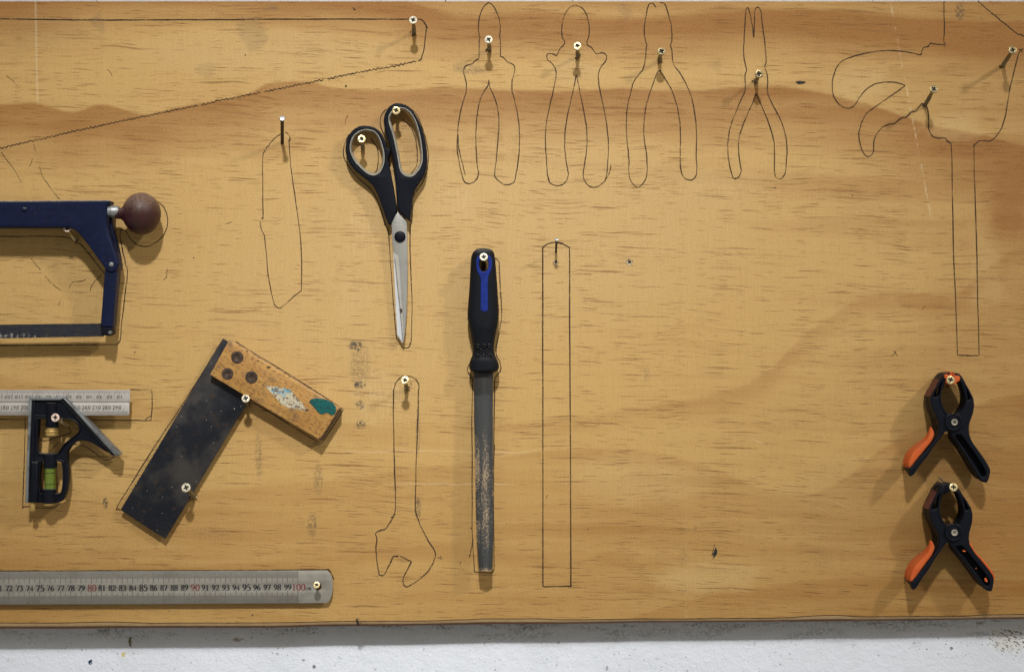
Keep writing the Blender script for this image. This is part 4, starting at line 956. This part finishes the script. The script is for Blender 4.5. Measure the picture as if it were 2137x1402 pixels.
liner('finger_liner', inset(rh_in, -.6), rh); liner('thumb_liner', inset(lh_in, -.6), lh)
def blade(name, faces, mat, par):
    bm = bmesh.new()
    for f in faces: bm.faces.new([bm.verts.new(P(*q)) for q in f])
    bmesh.ops.remove_doubles(bm, verts=bm.verts[:], dist=1e-6)
    r = bmesh.ops.extrude_face_region(bm, geom=bm.faces[:])
    for v in [e for e in r['geom'] if isinstance(e, bmesh.types.BMVert)]: v.co.y = -.0062
    return finish(bm, name, mat, par, 20)
q = lambda pts, h: [(a, b, h) for a, b in ZB(pts)]
# front blade: flat back with one hollow-ground bevel
prism('front_blade', ZB([(318,56),(402,150),(405,300),(409,480),(409,640),(406,820),(400,1000),(392,1120),(380,1240),(368,1288),(352,1170),(326,900),(304,700),(287,520),(276,440),(268,350),(262,260),(257,142)]), [], .0075, .0094, M['scis'], t, .0001, 1)
bm = bmesh.new()
ridge = ZB([(276,438),(322,470),(336,640),(350,850),(362,1050),(375,1262)]); ed = ZB([(276,441),(289,520),(306,700),(328,900),(354,1170),(368,1287)])
ra = [bm.verts.new(P(u, v, .00965)) for u, v in ridge]; rb = [bm.verts.new(P(u, v, .00945 if i else .0096)) for i, (u, v) in enumerate(ed)]
rc = [bm.verts.new(P(u, v, .0080)) for u, v in ed]; rd_ = [bm.verts.new(P(u, v, .0080)) for u, v in ridge]
for i in range(5):
    bm.faces.new((ra[i], ra[i+1], rb[i+1], rb[i])); bm.faces.new((rb[i], rb[i+1], rc[i+1], rc[i])); bm.faces.new((ra[i], ra[i+1], rd_[i+1], rd_[i]))
finish(bm, 'ground_bevel', M['scisb'], t, 20)
prism('back_blade', ZB([(300,200),(390,300),(396,600),(388,1000),(372,1286),(360,1290),(314,1216),(300,1000),(286,700),(275,460),(272,350)]), [], .0052, .0070, M['scisw'], t, .0001, 1)
prism('cutting_edge', ZB([(283,500),(291,520),(309,700),(330,900),(356,1170),(368,1288),(371,1289),(358,1172),(333,898),(312,698),(292,505)]), [], .0072, .0098, M['dark'], t, 0, 0)
pv = ZB([(338, 290)])[0]; k = S * 53 / 4.523
lathe('pivot_cap', P(pv[0], pv[1], .0094), (0, -1, 0), [(-.001, k*.98), (.0006, k), (.0014, k*.93), (.0021, k*.72), (.0024, k*.4), (.0025, k*.1)], M['navy'], t, 32)
bm = bmesh.new(); flat(bm, jit(ZB(circ(346, 985, 13, 10, 20)), .8), .0099); flat(bm, jit(ZB(circ(352, 1003, 9, 8, 9)), .8), .0099)
finish(bm, 'rust_spot', M['rivet'], t, 0)
bm = bmesh.new()
for i in range(9):
    if i == 5: continue
    x = 282 + i * 11; tick(bm, *[ZB([(x, 170 + i % 2 * 2)])[0][0]], ZB([(x, 168)])[0][1], ZB([(x, 184)])[0][1], .8, .0095)
for i in range(3):
    x = 302 + i * 12; tick(bm, ZB([(x, 132)])[0][0], ZB([(x, 132)])[0][1], ZB([(x, 146)])[0][1], .8, .0095)
finish(bm, 'worn_etching', M['scisb'], t, 0)

# ------------------------------------------------------------------ file
t = thing('hand_file', 'half round file with black rubber handle and blue inlay', 'file', P(1010, 780, 0))
rows = [(84,302,340),(88,280,365),(96,254,392),(112,231,414),(140,212,428),(190,201,436),(300,194,446),(450,186,457),(600,175,467),(700,168,472),(760,169,470),(830,181,461),(930,203,440),(1040,219,424),(1090,221,425),(1130,212,437),(1170,196,456),(1210,185,470),(1240,183,474),(1265,189,468),(1282,208,450),(1294,232,424),(1299,260,396)]
bm = bmesh.new(); rings = []; HC = .0135; SEG = 28
vs = [r[0] for r in rows]
fine = spline([(r[0], r[1]) for r in rows], False, 3); finr = spline([(r[0], r[2]) for r in rows], False, 3)
for (y, xl), (_, xr) in zip(fine, finr):
    (u0, v0), (u1, _v) = ZF([(xl, y), (xr, y)])
    kx = S * (D - HC) / D; cx = (u0 + u1) / 2; hw = (u1 - u0) / 2 * kx
    dep = min(.0122, hw * .93)
    C = P(cx, v0, HC); ring = []
    for i in range(SEG):
        a = 2*math.pi*i/SEG; c, s_ = math.cos(a), math.sin(a); e = 2/2.7
        ring.append(bm.verts.new(C + Vector((math.copysign(abs(c)**e, c)*hw, -math.copysign(abs(s_)**e, s_)*dep, 0))))
    rings.append(ring)
for a, b in zip(rings, rings[1:]):
    for i in range(SEG): bm.faces.new((a[i], a[(i+1) % SEG], b[(i+1) % SEG], b[i]))
bm.faces.new(rings[0]); bm.faces.new(rings[-1])
hole_o = ZF(spline([(281,225),(290,195),(326,178),(360,195),(369,230),(366,275),(350,303),(325,313),(300,304),(284,275)], True, 4))
handle = finish(bm, 'handle', M['rubber'], t, 50)
cut = prism('cutter', hole_o, [], -.005, .040, M['rubber'], None, 0, 0, hp=.0255)
md = handle.modifiers.new('hang_hole', 'BOOLEAN'); md.operation = 'DIFFERENCE'; md.object = cut; md.solver = 'EXACT'
cut.location = -Vector(t.location); cut.location = (0, 0, 0)
dg = bpy.context.evaluated_depsgraph_get(); nm = bpy.data.meshes.new_from_object(handle.evaluated_get(dg)); handle.modifiers.clear()
old = handle.data; handle.data = nm; nm.set_sharp_from_angle(angle=R(45)); bpy.data.objects.remove(cut)
ring_o = ZF(spline([(250,210),(256,178),(275,160),(300,150),(330,146),(360,150),(385,162),(402,185),(407,220),(404,260),(392,310),(374,345),(366,385),(365,440),(366,670),(358,692),(330,706),(303,692),(294,670),(295,440),(294,390),(284,348),(262,310),(252,260)], True, 4))
prism('blue_inlay', ring_o, [inset(hole_o, -.2)], .0190, .0261, M['bluerub'], handle, .0006, 2)
bm = bmesh.new()
for (x, y) in ((270,1038),(326,1036),(380,1036),(298,1086),(354,1086),(270,1134),(326,1136),(381,1134)):
    u, v = ZF([(x, y)])[0]; c = P(u, v, .0243); k = S * 15 / 4.671; g = []
    for i in range(14):
        a = 2*math.pi*i/14
        g.append([bm.verts.new(c + Vector(((k + .0006*math.cos(b))*math.cos(a), -.0006*math.sin(b), (k + .0006*math.cos(b))*math.sin(a)))) for b in (0, 1.57, 3.14, 4.71)])
    for i in range(14):
        for j in range(4): bm.faces.new((g[i][j], g[(i+1) % 14][j], g[(i+1) % 14][(j+1) % 4], g[i][(j+1) % 4]))
finish(bm, 'grip_rings', M['rubber'], handle, 60)
rows = [(10,140,254),(140,140,253),(300,142,252.5),(450,145,253),(600,148,254),(750,150,255),(900,153,257),(980,156,256.5),(1050,160,255),(1130,166,251),(1206,172,247)]
bm = bmesh.new(); rings = []
for (y, xl, xr) in rows:
    (u0, v0), (u1, _v) = ZG([(xl, y), (xr, y)]); hf = .0150 + .006 * (y / 1206.)
    ring = []
    for i in range(11):
        f = i / 10; a = (f - .5) * 2
        ring.append(bm.verts.new(P(u0 + (u1-u0)*f, v0 + (0 if y < 1200 else (abs(a)*-1.5)), hf + .0030 * (1 - a*a))))
    for i in (10, 0):
        x = ring[i].co; ring.append(bm.verts.new((x.x, x.y + .0030, x.z)))
    rings.append(ring)
n = len(rings[0])
for a, b in zip(rings, rings[1:]):
    for i in range(n): bm.faces.new((a[i], a[(i+1) % n], b[(i+1) % n], b[i]))
bm.faces.new(rings[0]); bm.faces.new(rings[-1])
finish(bm, 'file_blade', M['file'], t, 40)

# ------------------------------------------------------------------ spring clamps
AF, AB = .0310, .0050
JL = [(610,138),(560,150,1),(515,208),(470,290),(415,390,1),(418,460),(440,530),(478,610),(502,690),(496,770),(455,840),(390,920),(310,1010),(240,1090),(188,1138,1),(193,1170),(194,1195),(208,1222,1),(245,1192),(300,1110),(380,1010),(450,905),(520,815),(575,752),(650,745,1),(700,710),(735,660),(720,600),(670,570),(620,568),(585,556),(545,500),(522,430),(524,350),(545,275),(572,225),(602,190)]
JLs = [(538,232),(548,245),(520,320),(498,372),(470,395),(446,386),(460,340),(500,280)]
JR = [(662,142),(712,148,1),(748,192),(790,270),(830,340),(862,408,1),(869,480),(857,560),(832,630),(814,700),(818,780),(850,860),(910,945),(970,1030),(1020,1112),(1036,1165),(1022,1240),(1004,1286,1),(975,1284),(940,1260),(890,1190),(830,1090),(740,945),(660,825),(618,770),(585,720),(572,650),(590,595),(640,590),(690,568),(735,528),(768,470),(777,400),(760,310),(728,240),(690,196)]
JRs = [(740,240),(752,248),(785,300),(820,375),(832,412),(800,425),(788,400),(765,320)]
JRc = [(668,800),(720,786),(742,800),(800,880),(900,1020),(975,1140),(990,1200),(965,1232),(925,1190),(870,1100),(760,930)]
GRIP = [(395,708),(412,716),(425,745),(433,775),(425,810),(400,862),(345,930),(270,1020),(210,1100),(190,1132),(172,1130),(165,1090),(178,1040),(205,985),(250,935),(310,880),(355,835),(378,790)]
def rot(ang, cx, cy, tx, ty):
    c, s = math.cos(ang), math.sin(ang)
    return lambda pts: [(tx + (p[0]-cx)*c - (p[1]-cy)*s, ty + (p[0]-cx)*s + (p[1]-cy)*c) + tuple(p[2:]) for p in pts]
def taper(o, t, v0, v1):     # the pad thins out towards the pivot
    z0 = P(0, v0, AF).z - t.location.z; z1 = P(0, v1, AF).z - t.location.z
    for v in o.data.vertices:
        k = min(1, max(0, (z0 - v.co.z) / (z0 - z1))); k = .16 + .84 * k*k*(3-2*k)
        f = -(AF - .0025) - t.location.y
        v.co.y = f + (v.co.y - f) * k
def clamp(label, origin, fl, frr, pads, right_grip, pin_dark):
    Zc = Zm(1860, origin, 5.007)
    c = Zc([(660, 655)])[0]
    t = thing('spring_clamp', label, 'clamp', P(c[0], c[1], 0), 'spring clamps hung one above the other')
    L = lambda pts, cl=True: Zc(fl(spline(pts, cl, 4))); Rr = lambda pts, cl=True: Zc(frr(spline(pts, cl, 4)))
    lj = prism('left_jaw', L(JL), [L(JLs)], AF - .010, AF, M['navy'], t, .0010, 2)
    prism('jaw_rib', L([(610,138),(560,150,1),(515,208),(470,290),(415,390,1),(418,460),(440,530),(478,610),(502,690),(500,760),(560,740),(575,690),(560,600),(522,500),(500,430),(505,350),(530,275),(560,225),(596,190)]), [], AB, AF - .0098, M['navy'], lj, .0008, 1, hp=AF)
    prism('leg_back', L([(500,690),(496,770),(455,840),(390,920),(310,1010),(240,1090),(195,1140),(215,1190),(245,1192),(300,1110),(380,1010),(450,905),(520,815),(560,770)]), [], AB + .003, AF - .0098, M['navy'], lj, .0008, 1, hp=AF)
    prism('jaw_trim', L([(612,136),(604,186),(572,222),(546,270),(527,345),(524,430),(548,502),(586,560),(600,576),(588,584),(566,570),(530,512),(508,440),(510,345),(530,262),(560,212),(590,178)]), [], AF - .004, AF + .0007, M['navy'], lj, .0005, 1)
    rj = prism('right_jaw', Rr(JR), [Rr(JRs), Rr(JRc)], AF - .0110, AF - .0009, M['navy'], t, .0010, 2)
    prism('jaw_rib', Rr([(662,142),(712,148,1),(748,192),(790,270),(830,340),(862,408,1),(869,480),(857,560),(832,630),(814,700),(816,760),(740,780),(700,740),(690,640),(735,570),(785,490),(797,400),(780,310),(748,240),(705,196)]), [], AB, AF - .0108, M['navy'], rj, .0008, 1, hp=AF)
    prism('leg_back', Rr([(690,740),(818,780),(850,860),(910,945),(970,1030),(1020,1112),(1030,1165),(1010,1240),(975,1270),(940,1250),(890,1190),(830,1090),(740,945),(660,825)]), [], AB + .003, AF - .0108, M['navy'], rj, .0008, 1, hp=AF)
    prism('jaw_trim', Rr([(664,142),(690,190),(730,238),(763,310),(780,400),(771,474),(738,534),(692,574),(700,584),(750,548),(788,482),(798,400),(782,300),(748,228),(705,180)]), [], AF - .004, AF + .0002, M['navy'], rj, .0005, 1)
    gh = .0028
    prism('rubber_grip', Zc(fl(spline(GRIP, True, 4))), [], AB, AF - .0025, M['orange'], lj, .0016, 3, hp=AF - .008); taper(lj.children[-1], t, Zc(fl([(395, 706)]))[0][1], Zc(fl([(300, 930)]))[0][1])
    prism('side_insert', Zc(fl([(508,206),(520,212),(424,392),(414,396),(408,386)])), [], AB + .004, AF - .0035, M['redbrown'], lj, .0004, 1, hp=AF)
    hub = prism('hub', Zc(spline([(560,655),(575,590),(610,572),(640,572),(700,570),(738,600),(746,660),(735,700),(705,735),(620,738),(580,715)], True, 4)), [], AF - .004, AF + .0016, M['navy'], t, .0008, 2)
    prism('hub_rim', Zc(circ(652, 655, 88, 28)), [Zc(circ(652, 655, 74, 28))], AF - .002, AF + .0024, M['navy'], hub, .0004, 1)
    pc = P(*Zc([(658, 655)])[0], AF + .0016); k = S / 5.007
    lathe('rivet', pc, (0, -1, 0), [(-.001, 33*k), (.0010, 33*k), (.0014, 29*k), (.0012, 21*k), (.0002, 18*k), (.0001, 3*k)], M['zinc'], hub, 24)
    lathe('rivet_bore', pc, (0, -1, 0), [(.0001, 17*k), (.00035, 15*k if pin_dark else 6*k)], M['bare'], hub, 16)
    for k in range(1 + right_grip * 0): pass
    if pads:
        p1 = [(560,168),(572,156),(592,158),(612,162),(622,146),(632,130),(643,130,1),(643,268,1),(625,268),(598,262),(576,248),(570,235),(578,215),(560,192)]
        p2 = [(646,134,1),(655,131),(662,150),(672,168),(700,168),(718,180),(724,196),(714,222),(690,238),(676,250),(660,262),(646,266,1)]
        prism('jaw_pad', L(p1), [], AB + .002, AF + .0028, M['orange'], lj, .0009, 2); prism('jaw_pad', Rr(p2), [], AB + .002, AF + .0028, M['orange'], rj, .0009, 2)
    else:
        prism('jaw_tip', L([(560,150),(612,140),(646,146,1),(646,205,1),(600,232),(570,228),(548,190)]), [], AB + .002, AF - .0015, M['navy'], lj, .0009, 1)
        prism('jaw_tip', Rr([(648,146,1),(690,142),(720,160),(738,196),(715,228),(690,226),(648,205,1)]), [], AB + .002, AF - .0025, M['navy'], rj, .0009, 1)
    if right_grip:
        g = [(818,760),(835,800),(870,862),(930,935),(990,1015),(1030,1085),(1046,1130),(1043,1165),(1034,1168),(1034,1150),(1018,1108),(968,1028),(908,942),(848,858)]
        prism('rubber_grip', Zc(frr(spline(g, True, 4))), [], AB, AF - .0012, M['orange'], rj, .0010, 2)
        bm = bmesh.new()
        for pl in ([(742,842),(760,836),(782,850),(772,858),(752,852)], [(972,1132),(988,1126),(1004,1146),(1008,1168),(990,1172),(978,1152)], [(880,1026),(890,1022),(892,1032),(882,1034)]):
            flat(bm, Zc(pl), AF - .0001)
        finish(bm, 'orange_fleck', M['orange'], rj, 0)
    return t
idn = lambda p: p
clamp('upper black spring clamp with orange pads in its jaws and one orange grip showing', 750, idn, idn, True, 0, True)
a = R(-3.0)
clamp('lower black spring clamp without jaw pads, orange grips on both legs', 980, rot(R(-3.0), 660, 655, 657, 667), rot(R(-4.6), 660, 655, 657, 667), False, 1, False)
